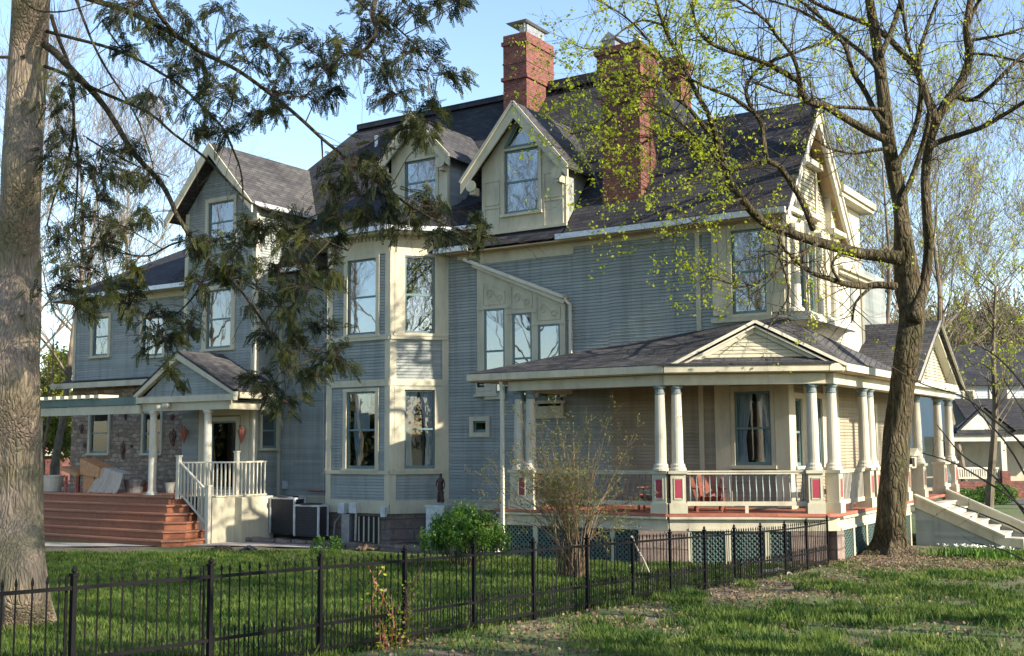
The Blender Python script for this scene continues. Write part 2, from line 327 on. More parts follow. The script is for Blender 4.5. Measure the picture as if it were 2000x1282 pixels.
M = dict(
 siding=boards('siding_paint', (.245,.272,.268)), psiding=boards('porch_siding_tan', (.27,.24,.18)), colm=paint('column_paint', (.41,.39,.325), .55, .14, 2.6),  # psiding: browner tone for the boards under the porch roof
 cream=paint('cream_trim_paint', (.42,.395,.30), .6, .15, 2.6),
 white=paint('white_trim_paint', (.50,.48,.40), .6, .13, 2.6),
 teal=paint('teal_sash_paint', (.10,.17,.18), .45, .1),
 blue=paint('slate_blue_paint', (.13,.17,.18), .5, .1),
 red=paint('maroon_panel_paint', (.28,.035,.06), .5, .15),
 lattice=paint('dark_green_lattice_paint', (.08,.13,.12), .6, .15),
 tan=paint('porch_ceiling_paint', (.42,.29,.17), .6, .1),
 roof=shingle('asphalt_shingles', (.022,.024,.032), (.044,.045,.052)),
 roof2=shingle('weathered_shingles', (.045,.046,.053), (.082,.082,.084)),
 brick=brick('red_chimney_brick', (.18,.042,.03), (.085,.024,.022), (.13,.085,.07), var=.7),
 fnd=brick('foundation_stone', (.13,.10,.09), (.20,.15,.125), (.10,.085,.075), .62, .3, .022, .12, .9, .5, .8),
 stone=brick('patio_wall_stone', (.18,.135,.10), (.33,.27,.20), (.16,.135,.11), .30, .15, .018, .22, .9, .55, .8),
 riser=wood('redwood_risers', (.27,.095,.045), 2.4, .6),
 deck=wood('redwood_deck_boards', (.32,.14,.08)), stwig=bark('shrub_bark', (.10,.07,.05), (.22,.155,.105), (.36,.27,.19), (6,6,3), .01),
 porchfloor=wood('terracotta_porch_boards', (.36,.12,.075), 3.0, .09),
 dark=plain('dark_room_shade', (.012,.012,.014), .9),  # near-black stands in for the shade inside rooms and openings
 metal=plain('grey_metal', (.30,.31,.32), .45, .6),
 galv=plain('galvanised_gutter', (.48,.52,.56), .4, .3),
 iron=plain('black_iron', (.004,.004,.005), .7, .0),
 acm=plain('dark_condenser_metal', (.03,.034,.045), .55, .3),
 chair=plain('red_cedar_stain', (.24,.075,.045), .6),
 cloth=paint('dust_sheet_cloth', (.40,.355,.295), .9, .15, 3.0),
 curtain=paint('net_curtain', (.62,.66,.70), .9, .12, 5.0),
 concrete=paint('concrete_path', (.32,.29,.27), .9, .2, 2.0, False),
 glass=glass('window_glass_sky', .20), glass_low=glass('window_glass_low', .02, (.8,.84,.86)),
 bark1=bark('conifer_bark', (.14,.115,.095), (.27,.225,.185), (.38,.32,.27), (28, 28, 3.6), .035, .88),
 bark2=bark('maple_bark', (.025,.021,.015), (.078,.066,.043), (.17,.145,.095), (13, 13, 2.2), .08),
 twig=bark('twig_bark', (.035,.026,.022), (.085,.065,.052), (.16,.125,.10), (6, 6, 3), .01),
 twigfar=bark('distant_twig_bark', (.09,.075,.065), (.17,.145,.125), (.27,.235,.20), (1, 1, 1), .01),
 hem=leafmat('conifer_needles', (.008,.020,.012), (.085,.095,.02), .35, .6, 1.7),
 leaf=leafmat('young_maple_leaves', (.24,.33,.02), (.48,.52,.04), .6, .5, 3.0),
 bushl=leafmat('bush_leaves', (.02,.075,.012), (.10,.20,.025), .35, .5, 4.0),
 shrubl=leafmat('shrub_leaves', (.12,.14,.04), (.22,.22,.06), .4, .6, 4.0),
 ever=leafmat('evergreen_leaves', (.05,.08,.01), (.20,.22,.03), .35, .6, 1.0),
 grass=leafmat('grass_blades', (.020,.065,.010), (.15,.21,.04), .5, .6, 2.0),
 litter=leafmat('dry_leaves', (.10,.065,.04), (.26,.185,.125), .2, .8, 9.0),
 bloom=leafmat('white_petals', (.7,.7,.6), (.8,.8,.72), .3, .6, 9.0),
)

M['iron'].node_tree.nodes['Principled BSDF'].inputs['Specular IOR Level'].default_value = .15
# ======================= THE MANSION =======================
root = empty('mansion', (-20, 0, 0), 'large slate-blue clapboard Victorian house with cream trim, two brick chimneys and a wraparound porch', 'house')
HOLES = {}
def nb(): return MB()
def win(f, s0, s1, z0, z1, off=0.0, cas=.12, curtain=None, gl='glass', mid=True, key=None, casing=True, depth=.45, head=.14, sill=True, trim='cream', nm='window', lab=None):
    HOLES.setdefault(key, []).append((s0, s1, z0, z1))
    m = nb()
    if casing:
        m.fb(f, s0-cas, s0, z0, z1, off, off+.06); m.fb(f, s1, s1+cas, z0, z1, off, off+.06)
        m.fb(f, s0-cas-.003, s1+cas+.003, z1, z1+head, off, off+.065)
        if sill: m.fb(f, s0-cas-.03, s1+cas+.03, z0-.08, z0, off, off+.11)
        else: m.fb(f, s0-cas, s1+cas, z0-cas, z0, off, off+.062)
    else:
        m.fb(f, s0-.02, s1+.02, z0-.03, z0, off, off+.03)
    w = m.build(nm, M[trim], root)
    if lab: w['label'] = lab
    b = .055; q = nb(); e = .004
    q.fb(f, s0+e, s0+b, z0+e, z1-e, off-.06, off-.012); q.fb(f, s1-b, s1-e, z0+e, z1-e, off-.06, off-.012)
    q.fb(f, s0+b, s1-b, z1-b, z1-e, off-.06, off-.014); q.fb(f, s0+b, s1-b, z0+e, z0+b+.03, off-.06, off-.014)
    if mid:
        zm = (z0+z1)/2; q.fb(f, s0+b, s1-b, zm-.028, zm+.028, off-.055, off-.01)
    q.build('sash', M['teal'], w)
    p = nb(); p.fb(f, s0+b-.004, s1-b+.004, z0+b, z1-b, off-.040, off-.034); p.build('pane', M[gl], w)
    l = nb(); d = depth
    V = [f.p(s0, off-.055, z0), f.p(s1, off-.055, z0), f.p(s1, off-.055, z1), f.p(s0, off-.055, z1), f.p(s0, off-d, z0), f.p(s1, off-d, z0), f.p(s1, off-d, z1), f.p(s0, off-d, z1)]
    l.add(V, [(4,5,6,7), (0,1,5,4), (3,7,6,2), (0,4,7,3), (1,2,6,5)]); l.build('room_shade_box', M['dark'], w)  # near-black box stands in for the unlit room behind the pane
    if curtain:
        c = nb()
        def sheet(a0, a1, b0, b1, zt, zb, n0):  # top span a, bottom span b
            k = 14; V = []
            for i in range(k+1):
                t = i/k; nn = n0+.018*math.sin(i*2.4)
                V += [f.p(a0+(a1-a0)*t, nn, zt), f.p(b0+(b1-b0)*t, nn, zb)]
            c.add(V, [(2*i, 2*i+1, 2*i+3, 2*i+2) for i in range(k)])
        W = s1-s0; n0 = off-.13
        if curtain == 'pair':
            zc = z0+(z1-z0)*.35
            sheet(s0+.03, s0+W*.47, s0+.03, s0+W*.25, z1-.03, zc, n0); sheet(s0+.03, s0+W*.25, s0+.03, s0+W*.3, zc, z0+.03, n0)
            sheet(s1-W*.47, s1-.03, s1-W*.25, s1-.03, z1-.03, zc, n0); sheet(s1-W*.25, s1-.03, s1-W*.3, s1-.03, zc, z0+.03, n0)
        elif curtain == 'center':
            sheet(s0+W*.2, s0+W*.72, s0+W*.12, s0+W*.70, z1-.03, z0+(z1-z0)*.48, n0)
            sheet(s0+W*.12, s0+W*.4, s0+W*.25, s0+W*.38, z0+(z1-z0)*.48, z0+.03, n0)
        elif curtain == 'left':
            sheet(s0+.03, s0+W*.55, s0+.03, s0+W*.35, z1-.03, z0+.03, n0)
        elif curtain == 'full':
            sheet(s0+.03, s1-.03, s0+.03, s1-.03, z1-.03, z0+.03, n0)
        c.build('curtain', M['curtain'], w)
    return w
def wall(f, poly, key, off=0.0, mat='siding', nm='wall', h=.1):
    m = nb(); clap(m, f, poly, HOLES.get(key, ()), off, h); return m.build(nm, M[mat], root)
def rect(s0, s1, z0, z1): return [(s0, z0), (s1, z0), (s1, z1), (s0, z1)]
def box_part(nm, mat, f, *bs, parent=None):
    m = nb()
    for b in bs: m.fb(f, *b)
    return m.build(nm, M[mat], parent or root)
ZT = 8.38
# ---------- main long wall (faces the lawn) ----------
a = sz(918, 815); b = sz(958, 853)
win(A, a[0]+.14, b[0]-.13, b[1]+.12, a[1]-.12, key='A', mid=False, sill=False, cas=.13, head=.13, gl='glass_low', nm='small_window', lab='little square window with a thick cream surround')
win(A, -10.75, -9.84, 5.95, 8.12, key='A', curtain='left', cas=.11)
win(A, -10.78, -9.82, 2.12, 3.98, key='A', curtain='pair', gl='glass_low', cas=.1)
# stair window group, its tops stepping down with the stair
ST = [((945, 605), (985, 605), 770, .0), ((1000, 613), (1038, 613), 790, .0), ((1050, 635), (1093, 635), 783, .0)]
for (p, q, vb, _) in ST:
    x0, zt = sz(*p, -.1); x1, _z = sz(*q, -.1); zb = sz(p[0], vb, -.1)[1]
    win(A, x0, x1, zb, zt, off=.1, key='A', casing=False, mid=True, nm='stair_window')
xa, za = sz(935, 518); xb, zb_ = sz(1106, 584)
m = nb()
# the panel is one board front with the three lights cut out of it
def colstrip(x0, x1, zlow):
    def top(x): return za+(zb_-za)*(x-xa)/(xb-xa)
    m.poly(A, [(x0, zlow), (x1, zlow), (x1, top(x1)), (x0, top(x0))], .022, .1)
xs = [(sz(*p, -.1)[0], sz(*q, -.1)[0], sz(*p, -.1)[1], sz(p[0], vb, -.1)[1]) for (p, q, vb, _) in ST]
edges = [xa]+[v for t in xs for v in (t[0], t[1])]+[xb]
lows = [4.35, 4.35, 4.0, 4.0]
for i in range(4): colstrip(edges[2*i], edges[2*i+1], lows[i])
for (x0, x1, zt, zb) in xs:
    colstrip(x0, x1, zt); m.fb(A, x0, x1, zb-.16, zb, .022, .1)
sp_ = m.build('stair_window_surround', M['cream'], root)
m = nb()
m.bar((xa-.33, -.20, za+.16), (xb+.08, -.20, zb_+.02), .28, .09, up=(0,0,1))
m.bar((xa-.1, -.15, za-.01), (xb+.04, -.15, zb_-.1), .12, .12)
m.build('sloping_cornice', M['white'], sp_)
m = nb()
m.bar((xb+.06, -.2, zb_-.04), (xb+.18, -.12, zb_-.2), .07); m.bar((xb+.18, -.1, zb_-.16), (xb+.18, -.1, 4.9), .075)
m.build('downspout', M['white'], root)
m = nb()
for i, (x0, x1, zt, zb) in enumerate(xs):   # scroll carving: two spirals joined by an S, plus a raised frame
    zc = zt+.42; w_ = (x1-x0)
    def spiral(cx, cz, r, sgn, st):
        return [(cx+sgn*r*(1-t*.75)*math.cos(st+t*7.5), -.112, cz+r*(1-t*.75)*math.sin(st+t*7.5)) for t in [k/22 for k in range(23)]]
    m.tube(spiral(x0+w_*.28, zc+.02, .13, 1, 1.2), .016, 5); m.tube(spiral(x0+w_*.78, zc-.12, .13, -1, 4.3), .016, 5)
    m.tube([(x0+w_*(.22+.6*t), -.112, zc+.16-.34*t+.05*math.sin(t*6.3)) for t in [k/8 for k in range(9)]], .016, 5)
    sl = (zb_-za)/(xb-xa)
    c4 = [(x0-.02, -.108, zc+.36), (x1+.02, -.108, zc+.36+sl*(x1-x0)), (x1+.02, -.108, zt+.13), (x0-.02, -.108, zt+.13)]
    for k in range(4): m.bar(c4[k], c4[(k+1) % 4], .025)
    for ss in (x0-.10, x1+.10): m.fb(A, ss-.09, ss+.09, zt-.02, zt+.03, .1, .135)
m.build('scroll_carving', M['cream'], sp_)
for (u0, u1, v0, v1) in ((933, 972, 745, 770), (1040, 1103, 790, 813)):
    m = nb(); p = sz(u0, v0); q = sz(u1, v1)
    m.fb(A, p[0], q[0], q[1], p[1], .022, .10); m.fb(A, p[0]-.06, q[0]+.06, p[1], p[1]+.07, .0, .16); m.fb(A, p[0]-.06, q[0]+.06, q[1]-.06, q[1], .0, .14)
    m.fb(A, p[0]+.13, q[0]-.13, q[1]+.1, q[1]+.13, .1, .115); m.fb(A, p[0]+.13, q[0]-.13, p[1]-.13, p[1]-.1, .1, .115)
    m.build('apron_panel', M['cream'], root)
wall(A, rect(-26.6, -14.3, 1.07, ZT), 'A'); wall(A, rect(-14.3, -9.42, 4.37, ZT), 'A'); wall(A, rect(-14.3, -9.42, 1.07, 4.37), 'A', mat='psiding')
box_part('water_table', 'cream', A, (-26.62, -9.35, .82, 1.07, .0, .035), (-26.62, -9.35, 1.04, 1.09, .035, .07))
box_part('frieze', 'cream', A, (-19.4, -9.3, 8.18, 8.42, .022, .05), (-18.6, -15.4, 7.98, 8.18, .022, .048))
box_part('corner_board', 'cream', A, (-11.75, -11.62, 1.07, 8.2, .022, .045), (-11.28, -10.87, 5.95, 8.2, .022, .06), (-9.72, -9.36, 5.95, 8.2, .022, .07), (-11.3, -10.89, 1.07, 4.3, .022, .06), (-9.71, -9.34, 1.07, 4.3, .022, .07), (-11.32, -9.32, 5.76, 5.88, .022, .1))
m = nb(); m.prism([(-26.5, 0.03), (-9.5, 0.03), (-9.5, 9.0), (-26.5, 9.0)], -.4, .83); m.build('foundation', M['fnd'], root)
m = nb(); m.prism([(-37.0, .62), (-9.98, .62), (-9.98, 12.0), (-37.0, 12.0)], .2, 8.25); m.build('inner_wall', M['siding'], root)
# basement grille under the bay
# ---------- two-storey bay ----------
B1 = Fr((0, -1.3), (1, 0)); bx0, bx1 = -23.35, -20.93
B2 = Fr((bx1, -1.3), (1.13, 1.3)); L2 = math.hypot(1.13, 1.3)
B0 = Fr((bx0-1.1, 0), (1.1, -1.3)); L0 = math.hypot(1.1, 1.3)
for (z0, z1, cu) in ((2.0, 4.28, True), (5.98, 8.28, False)):
    gl = 'glass_low' if cu else 'glass'
    win(B1, -22.58, -21.46, z0, z1, key='B1', cas=.13, curtain='center' if cu else None, gl=gl, head=.1)
    win(B2, .42, 1.33, z0, z1+.03, key='B2', cas=.3, curtain='pair' if cu else None, gl=gl, head=.1)
    win(B0, .42, 1.33, z0, z1+.03, key='B0', cas=.13, gl=gl, head=.1)
for f, s0, s1, k in ((B1, bx0, bx1, 'B1'), (B2, 0, L2, 'B2'), (B0, 0, L0, 'B0')):
    wall(f, rect(s0, s1, 1.07, 8.45), k)
    w_ = .17
    box_part('bay_trim', 'cream', f, (s0-.02, s0+w_, .98, 8.45, .0, .05), (s1-w_, s1+.03, .98, 8.45, .0, .051),
        (s0, s1, 8.38, 8.92, .02, .045), (s0, s1, 5.80, 5.93, .0, .09), (s0, s1, 4.43, 4.62, .0, .062), (s0, s1, 1.84, 1.95, .0, .085), (s0, s1, .70, 1.08, .0, .055))
m = nb()   # dentils and moulding under the bay eave
for f, s0, s1 in ((B1, bx0, bx1), (B2, 0, L2), (B0, 0, L0)):
    n_ = int((s1-s0)/.14)
    for i in range(n_): m.fb(f, s0+.05+i*.14, s0+.11+i*.14, 8.80, 8.9, .045, .12)
m.build('dentils', M['cream'], root)
m = nb(); m.prism([(bx0-1.1, .02), (bx0+.02, -1.26), (bx1-.02, -1.26), (bx1+1.1, .02)], -.4, .72); m.build('foundation', M['fnd'], root)
m = nb(); m.fb(B1, -22.2, -21.35, -.2, .62, -.03, .0); m.build('basement_shade', M['dark'], root)  # near-black slab paints the shade inside the basement opening
m = nb()
for i in range(5): m.fb(B1, -22.1+i*.19, -22.06+i*.19, -.2, .6, .0, .03)
m.build('basement_bars', M['cream'], root)
# bay roof
bo = [(-24.75, -.35), (-23.75, -1.82), (-20.65, -1.82), (-19.45, -.45)]
ze = 8.93
def rp(x): return x
m = nb()
m.slab([(-24.75,-.35,ze+.13),(-23.75,-1.82,ze+.13),(-20.65,-1.82,ze+.13),(-19.45,-.45,ze+.13),(-18.4,-.15,ze+.13),(-18.4,1.0,10.05),(-22.6,1.35,10.45),(-24.75,1.0,10.05)][0:0] or [(-23.75,-1.82,ze+.13),(-20.65,-1.82,ze+.13),(-21.1,.9,10.25),(-23.2,.9,10.25)], .06)
m.slab([(-20.65,-1.82,ze+.13),(-19.3,-.42,ze+.13),(-18.4,-.42,ze+.13),(-18.4,.9,10.25),(-21.1,.9,10.25)], .06)
m.slab([(-25.0,-.42,ze+.13),(-23.75,-1.82,ze+.13),(-23.2,.9,10.25),(-25.0,.9,10.25)], .06)
br_ = m.build('bay_roof', M['roof'], root)
m = nb(); m.prism([(-24.95,-.4),(-23.73,-1.78),(-20.67,-1.78),(-19.32,-.4),(-18.42,-.4),(-18.42,.3),(-24.95,.3)], ze-.02, ze+.06); m.build('soffit', M['cream'], br_)
m = nb()
for p, q in (((-25.02,-.45),(-23.76,-1.88)), ((-23.76,-1.88),(-20.63,-1.88)), ((-20.63,-1.88),(-19.28,-.48)), ((-19.28,-.48),(-18.4,-.48))):
    m.bar((*p, ze+.10), (*q, ze+.10), .12, .13)
m.build('gutter', M['galv'], br_)
# ---------- front corner: the wall that faces the street ----------
E = Fr((-9.4, 0), (0, 1))
win(E, .95, 1.55, 6.1, 8.0, key='E', cas=.1, curtain='left'); win(E, 1.85, 2.45, 6.1, 8.0, key='E', cas=.1)
win(E, .42, .98, 2.1, 3.8, key='E', cas=.1, gl='glass_low'); win(E, 1.85, 2.6, 2.0, 3.85, key='E', cas=.12, gl='glass_low', curtain='full')
win(E, 6.8, 7.8, 1.2, 3.7, key='E', cas=.2, gl='glass_low', nm='front_door', mid=False)
wall(E, rect(0.0, 12, 1.07, 4.5), 'E', mat='psiding'); wall(E, rect(0.0, 5.0, 4.5, ZT+.1), 'E', mat='cream')
box_part('corner_board', 'cream', E, (-.03, .32, 1.0, 8.3, .0, .06), (1.12, 1.35, 1.0, 4.3, .022, .05), (2.75, 2.95, 1.0, 4.3, .022, .05), (3.9, 4.1, 1.0, 4.3, .022, .05), (2.7, 3.0, 5.8, 8.3, .022, .07), (3.3, 3.6, 5.8, 8.3, .022, .08), (0, 3.6, 8.1, 8.45, .022, .12))
box_part('shutter', 'siding', E, (3.1, 3.75, 2.0, 4.0, .022, .05))
m = nb()
for i in range(8):                       # cove under the overhanging upper storey
    t0, t1 = i/8*math.pi/2, (i+1)/8*math.pi/2
    x0, z0 = -9.4+.55*(1-math.sin(t0)), 5.72-.75*(1-math.cos(t0)); x1, z1 = -9.4+.55*(1-math.sin(t1)), 5.72-.75*(1-math.cos(t1))
    m.hexa([(-9.45,.0,z1),(x1,.0,z1),(x1,3.9,z1),(-9.45,3.9,z1),(-9.45,.0,z0),(x0,.0,z0),(x0,3.9,z0),(-9.45,3.9,z0)])
m.box(-9.4, -8.72, -.05, 3.98, 5.72, 5.86); m.box(-9.4, -8.8, .0, 3.9, 5.86, 5.93)
m.lathe(-9.12, -.0+.1, [(.2,5.93),(.2,6.0),(.13,6.06),(.115,7.0),(.105,7.95),(.16,8.05),(.18,8.15)], 12)
m.lathe(-9.02, 3.0, [(.16,5.93),(.12,6.06),(.10,7.95),(.15,8.15)], 12)
m.lathe(-9.02, 1.7, [(.10,5.93),(.08,6.06),(.07,7.95),(.10,8.15)], 12)
m.build('overhang_cove', M['white'], root)
# second-storey corner turret behind the gable
m = nb(); m.box(-12, -9.4, 4.2, 7.05, 4.5, 9.62)
tw = m.build('turret', M['white'], root)
m = nb(); m.box(-12.3, -9.05, 4.1, 7.38, 9.62, 9.74); m.box(-12.3, -8.98, 4.1, 7.46, 9.74, 9.93); m.box(-12, -9.2, 4.15, 7.2, 7.45, 7.55); m.box(-12, -9.1, 4.15, 7.3, 7.55, 7.63)
m.fb(E, 4.15, 7.1, 8.1, 8.3, .0, .04); m.fb(E, 6.85, 7.07, 5.0, 7.45, .0, .04)
m.build('turret_cornice', M['cream'], tw)
m = nb(); m.fb(E, 5.75, 6.05, 5.9, 7.3, .0, .03); m.build('turret_shutter', M['siding'], tw)
m = nb(); arc = [(5.9+.22*math.cos(t), 8.95+.3*math.sin(t)) for t in [math.pi*k/8 for k in range(9)]]
m.poly(E, [(5.68, 8.35), (6.12, 8.35)]+arc, .0, .012); m.build('arched_niche', M['tan'], tw)
m = nb(); m.box(-12, -9.5, 4.15, 7.3, 9.93, 10.0); m.build('turret_roof', M['roof'], tw)
# gable over it
G0, G1, GZ, GA = -.45, 5.35, 8.42, 11.88; GM = 2.45
gx = -9.12
w_ = wall(Fr((-9.6, 0), (0, 1)), [(-.1, 8.4), (5.0, 8.4), (GM, 11.45)], None, mat='cream')
m = nb()
for (ya, za_, yb, zb2) in ((G0, GZ, GM, GA), (G1, GZ, GM, GA)):
    dz = .40
    m.hexa([(gx-.1, ya, za_-dz), (gx, ya, za_-dz), (gx, yb, zb2-dz*1.35), (gx-.1, yb, zb2-dz*1.35), (gx-.1, ya, za_-.02), (gx, ya, za_-.02), (gx, yb, zb2-.02), (gx-.1, yb, zb2-.02)])
    m.hexa([(gx, ya, za_-.13), (gx+.05, ya, za_-.13), (gx+.05, yb, zb2-.13), (gx, yb, zb2-.13), (gx, ya, za_-.022), (gx+.05, ya, za_-.022), (gx+.05, yb, zb2-.022), (gx, yb, zb2-.022)])
m.build('barge_board', M['white'], root)
m = nb()   # soffit planks and inner rake
for (ya, za_, yb, zb2) in ((G0, GZ, GM, GA), (G1, GZ, GM, GA)):
    sg = 1 if ya < GM else -1
    m.hexa([(-9.6, ya+sg*.05, za_-.16), (gx-.1, ya+sg*.05, za_-.16), (gx-.1, yb, zb2-.16), (-9.6, yb, zb2-.16), (-9.6, ya+sg*.05, za_-.12), (gx-.1, ya+sg*.05, za_-.12), (gx-.1, yb, zb2-.12), (-9.6, yb, zb2-.12)])
m.build('gable_soffit', M['tan'], root)
m = nb()
Eg = Fr((-9.6, 0), (0, 1))
m.fb(Eg, 1.4, 1.55, 8.9, 10.2, .02, .1); m.fb(Eg, 3.2, 3.35, 8.9, 10.2, .02, .1); m.fb(Eg, 1.3, 3.45, 10.2, 10.35, .02, .28); m.fb(Eg, 1.3, 3.45, 8.78, 8.9, .02, .2)
m.fb(Eg, .1, 1.2, 8.5, 8.62, .02, .45); m.fb(Eg, 3.6, 4.8, 8.5, 8.62, .02, .45)
for y_ in (-.15, .15, .45, .75, 1.05): m.fb(Eg, y_, y_+.1, 8.2, 8.5, .02, .4-.2*y_)
m.tube([(-9.3+.16*math.cos(t), -.2, 8.25+.16*math.sin(t)) for t in [k*.5 for k in range(13)]], .05, 6)
m.build('gable_ornament', M['white'], root)
m = nb(); m.fb(Eg, 1.56, 3.19, 8.91, 10.19, .0, .045)
m2 = nb(); clap(m2, Eg, rect(1.56, 3.19, 8.91, 10.19), (), .045, .12, .03); m2.build('attic_louvre', M['cream'], root)
# ---------- roofs ----------
def hip(name, x0, x1, y0, y1, ze, rx0, rx1, ry, rz, mat='roof', parent=None, base=.02):
    V = [(x0,y0,ze),(x1,y0,ze),(x1,y1,ze),(x0,y1,ze),(rx0,ry,rz),(rx1,ry,rz)]
    V += [(x0,y0,ze-base),(x1,y0,ze-base),(x1,y1,ze-base),(x0,y1,ze-base)]
    F = [(0,1,5,4),(1,2,5),(2,3,4,5),(3,0,4),(9,8,7,6),(0,6,7,1),(1,7,8,2),(2,8,9,3),(3,9,6,0)]
    m = nb(); m.add(V, F); return m.build(name, M[mat], parent or root)
mr = hip('roof', -32.0, -10.3, -.47, 9.45, 8.42, -27.1, -15.15, 4.5, 14.55)
m = nb(); m.box(-27.1, -19.9, 4.28, 4.72, 14.42, 14.62); m.build('ridge_cap', M['roof'], mr)
m = nb(); m.box(-18.7, -15.1, 4.2, 4.8, 14.40, 14.72); m.build('ridge_cap', M['roof'], mr)
m = nb()
m.slab([(-15.5, G0, GZ+.08), (gx+.05, G0, GZ+.08), (gx+.05, GM, GA+.08), (-15.5, GM, GA+.08)], .09)
m.slab([(-15.5, GM, GA+.08), (gx+.05, GM, GA+.08), (gx+.05, G1, GZ+.08), (-15.5, G1, GZ+.08)], .09)
wr = m.build('wing_roof', M['roof'], root)
m = nb(); m.bar((-15.7, G0-.05, GZ+.0), (gx, G0-.05, GZ+.0), .14, .15); m.build('gutter', M['galv'], wr)
m = nb(); m.box(-19.6, gx-.02, G0+.03, .0, GZ-.11, GZ-.07); m.build('soffit', M['tan'], wr)
m = nb(); m.bar((-26.2, -.53, 8.42), (-24.6, -.53, 8.42), .14, .15); m.build('gutter', M['galv'], mr); m = nb(); m.bar((-19.9, -.53, 8.42), (-18.7, -.53, 8.42), .14, .15); m.build('gutter', M['galv'], mr)
for s_ in range(400):
    y_ = s_*.01; q_ = onY(735, 282, y_)
    if q_[2] <= 8.42+1.244*(y_+.47): break
m = nb(); m.lathe(q_[0], y_, [(.06, q_[2]-.3), (.06, q_[2]+.25), (.075, q_[2]+.27), (.075, q_[2]+.3)], 8); m.build('vent_pipe', M['galv'], mr)
# ---------- chimneys ----------
def chimney(x0, x1, y0, y1, z0, zt, corb, cap):
    m = nb(); m.box(x0, x1, y0, y1, z0, zt)
    for z_, h_, o_ in corb: m.box(x0-o_, x1+o_, y0-o_, y1+o_, z_, z_+h_)
    c = m.build('chimney', M['brick'], root)
    cap(c); return c
def cap1(c):
    m = nb(); x0, x1, y0, y1, z = -19.7, -18.8, 3.0, 4.75, 16.08
    m.hexa([(x0+.12,y0+.12,z+.42),(x1-.1,y0+.12,z+.42),(x1-.1,y1-.2,z+.42),(x0+.12,y1-.2,z+.42),(x0+.06,y0+.06,z+.47),(x1-.04,y0+.06,z+.47),(x1-.04,y1-.14,z+.47),(x0+.06,y1-.14,z+.47)])
    m.bar((x1-.2, y0+.2, z), (x1-.2, y0+.2, z+.43), .05); m.bar((x0+.25, y1-.4, z), (x0+.25, y1-.4, z+.43), .05); m.bar((x1-.2, y1-.4, z), (x1-.2, y1-.4, z+.43), .05)
    m.box(x0+.45, x1-.16, y0+.3, y1-.35, z, z+.4)
    m.build('chimney_cap', M['metal'], c)
chimney(-19.7, -18.8, 3.0, 4.75, 11.5, 16.1, [(15.75,.13,.05),(14.55,.12,.06),(15.1,.06,.02)], cap1)
def cap2(c):
    m = nb(); x0, x1, y0, y1 = -14.75, -13.35, .15, 1.35; z = 13.8
    m.box(x0+.2, x0+.55, .35, 1.0, z, z+.28)
    for yy in (0,): m.add([(x0+.1,.3,z+.28),(x0+.65,.3,z+.28),(x0+.65,1.05,z+.28),(x0+.1,1.05,z+.28),(x0+.375,.3,z+.52),(x0+.375,1.05,z+.52)], [(3,2,1,0),(0,1,4),(2,3,5),(1,2,5,4),(3,0,4,5)])
    m.lathe(x1-.35, .75, [(.13,z),(.11,z+.35),(.14,z+.4)], 10)
    m.build('chimney_cap', M['metal'], c)
chimney(-14.6, -13.42, .25, 1.25, 9.3, 13.85, [(12.9,.9,.09),(13.6,.14,.16),(12.7,.12,.05),(12.2,.1,.03)], cap2)
c3 = atD(1322, 120, 36.0)
def cap3(c):
    m = nb(); m.lathe(c3[0], c3[1], [(.12,14.05),(.1,14.3)], 8); m.build('chimney_pot', M['metal'], c)
chimney(c3[0]-.35, c3[0]+.3, c3[1]-.4, c3[1]+.4, 11.0, c3[2]+.05, [(c3[2]-.25,.2,.08),(c3[2]-.7,.1,.05)], cap3)
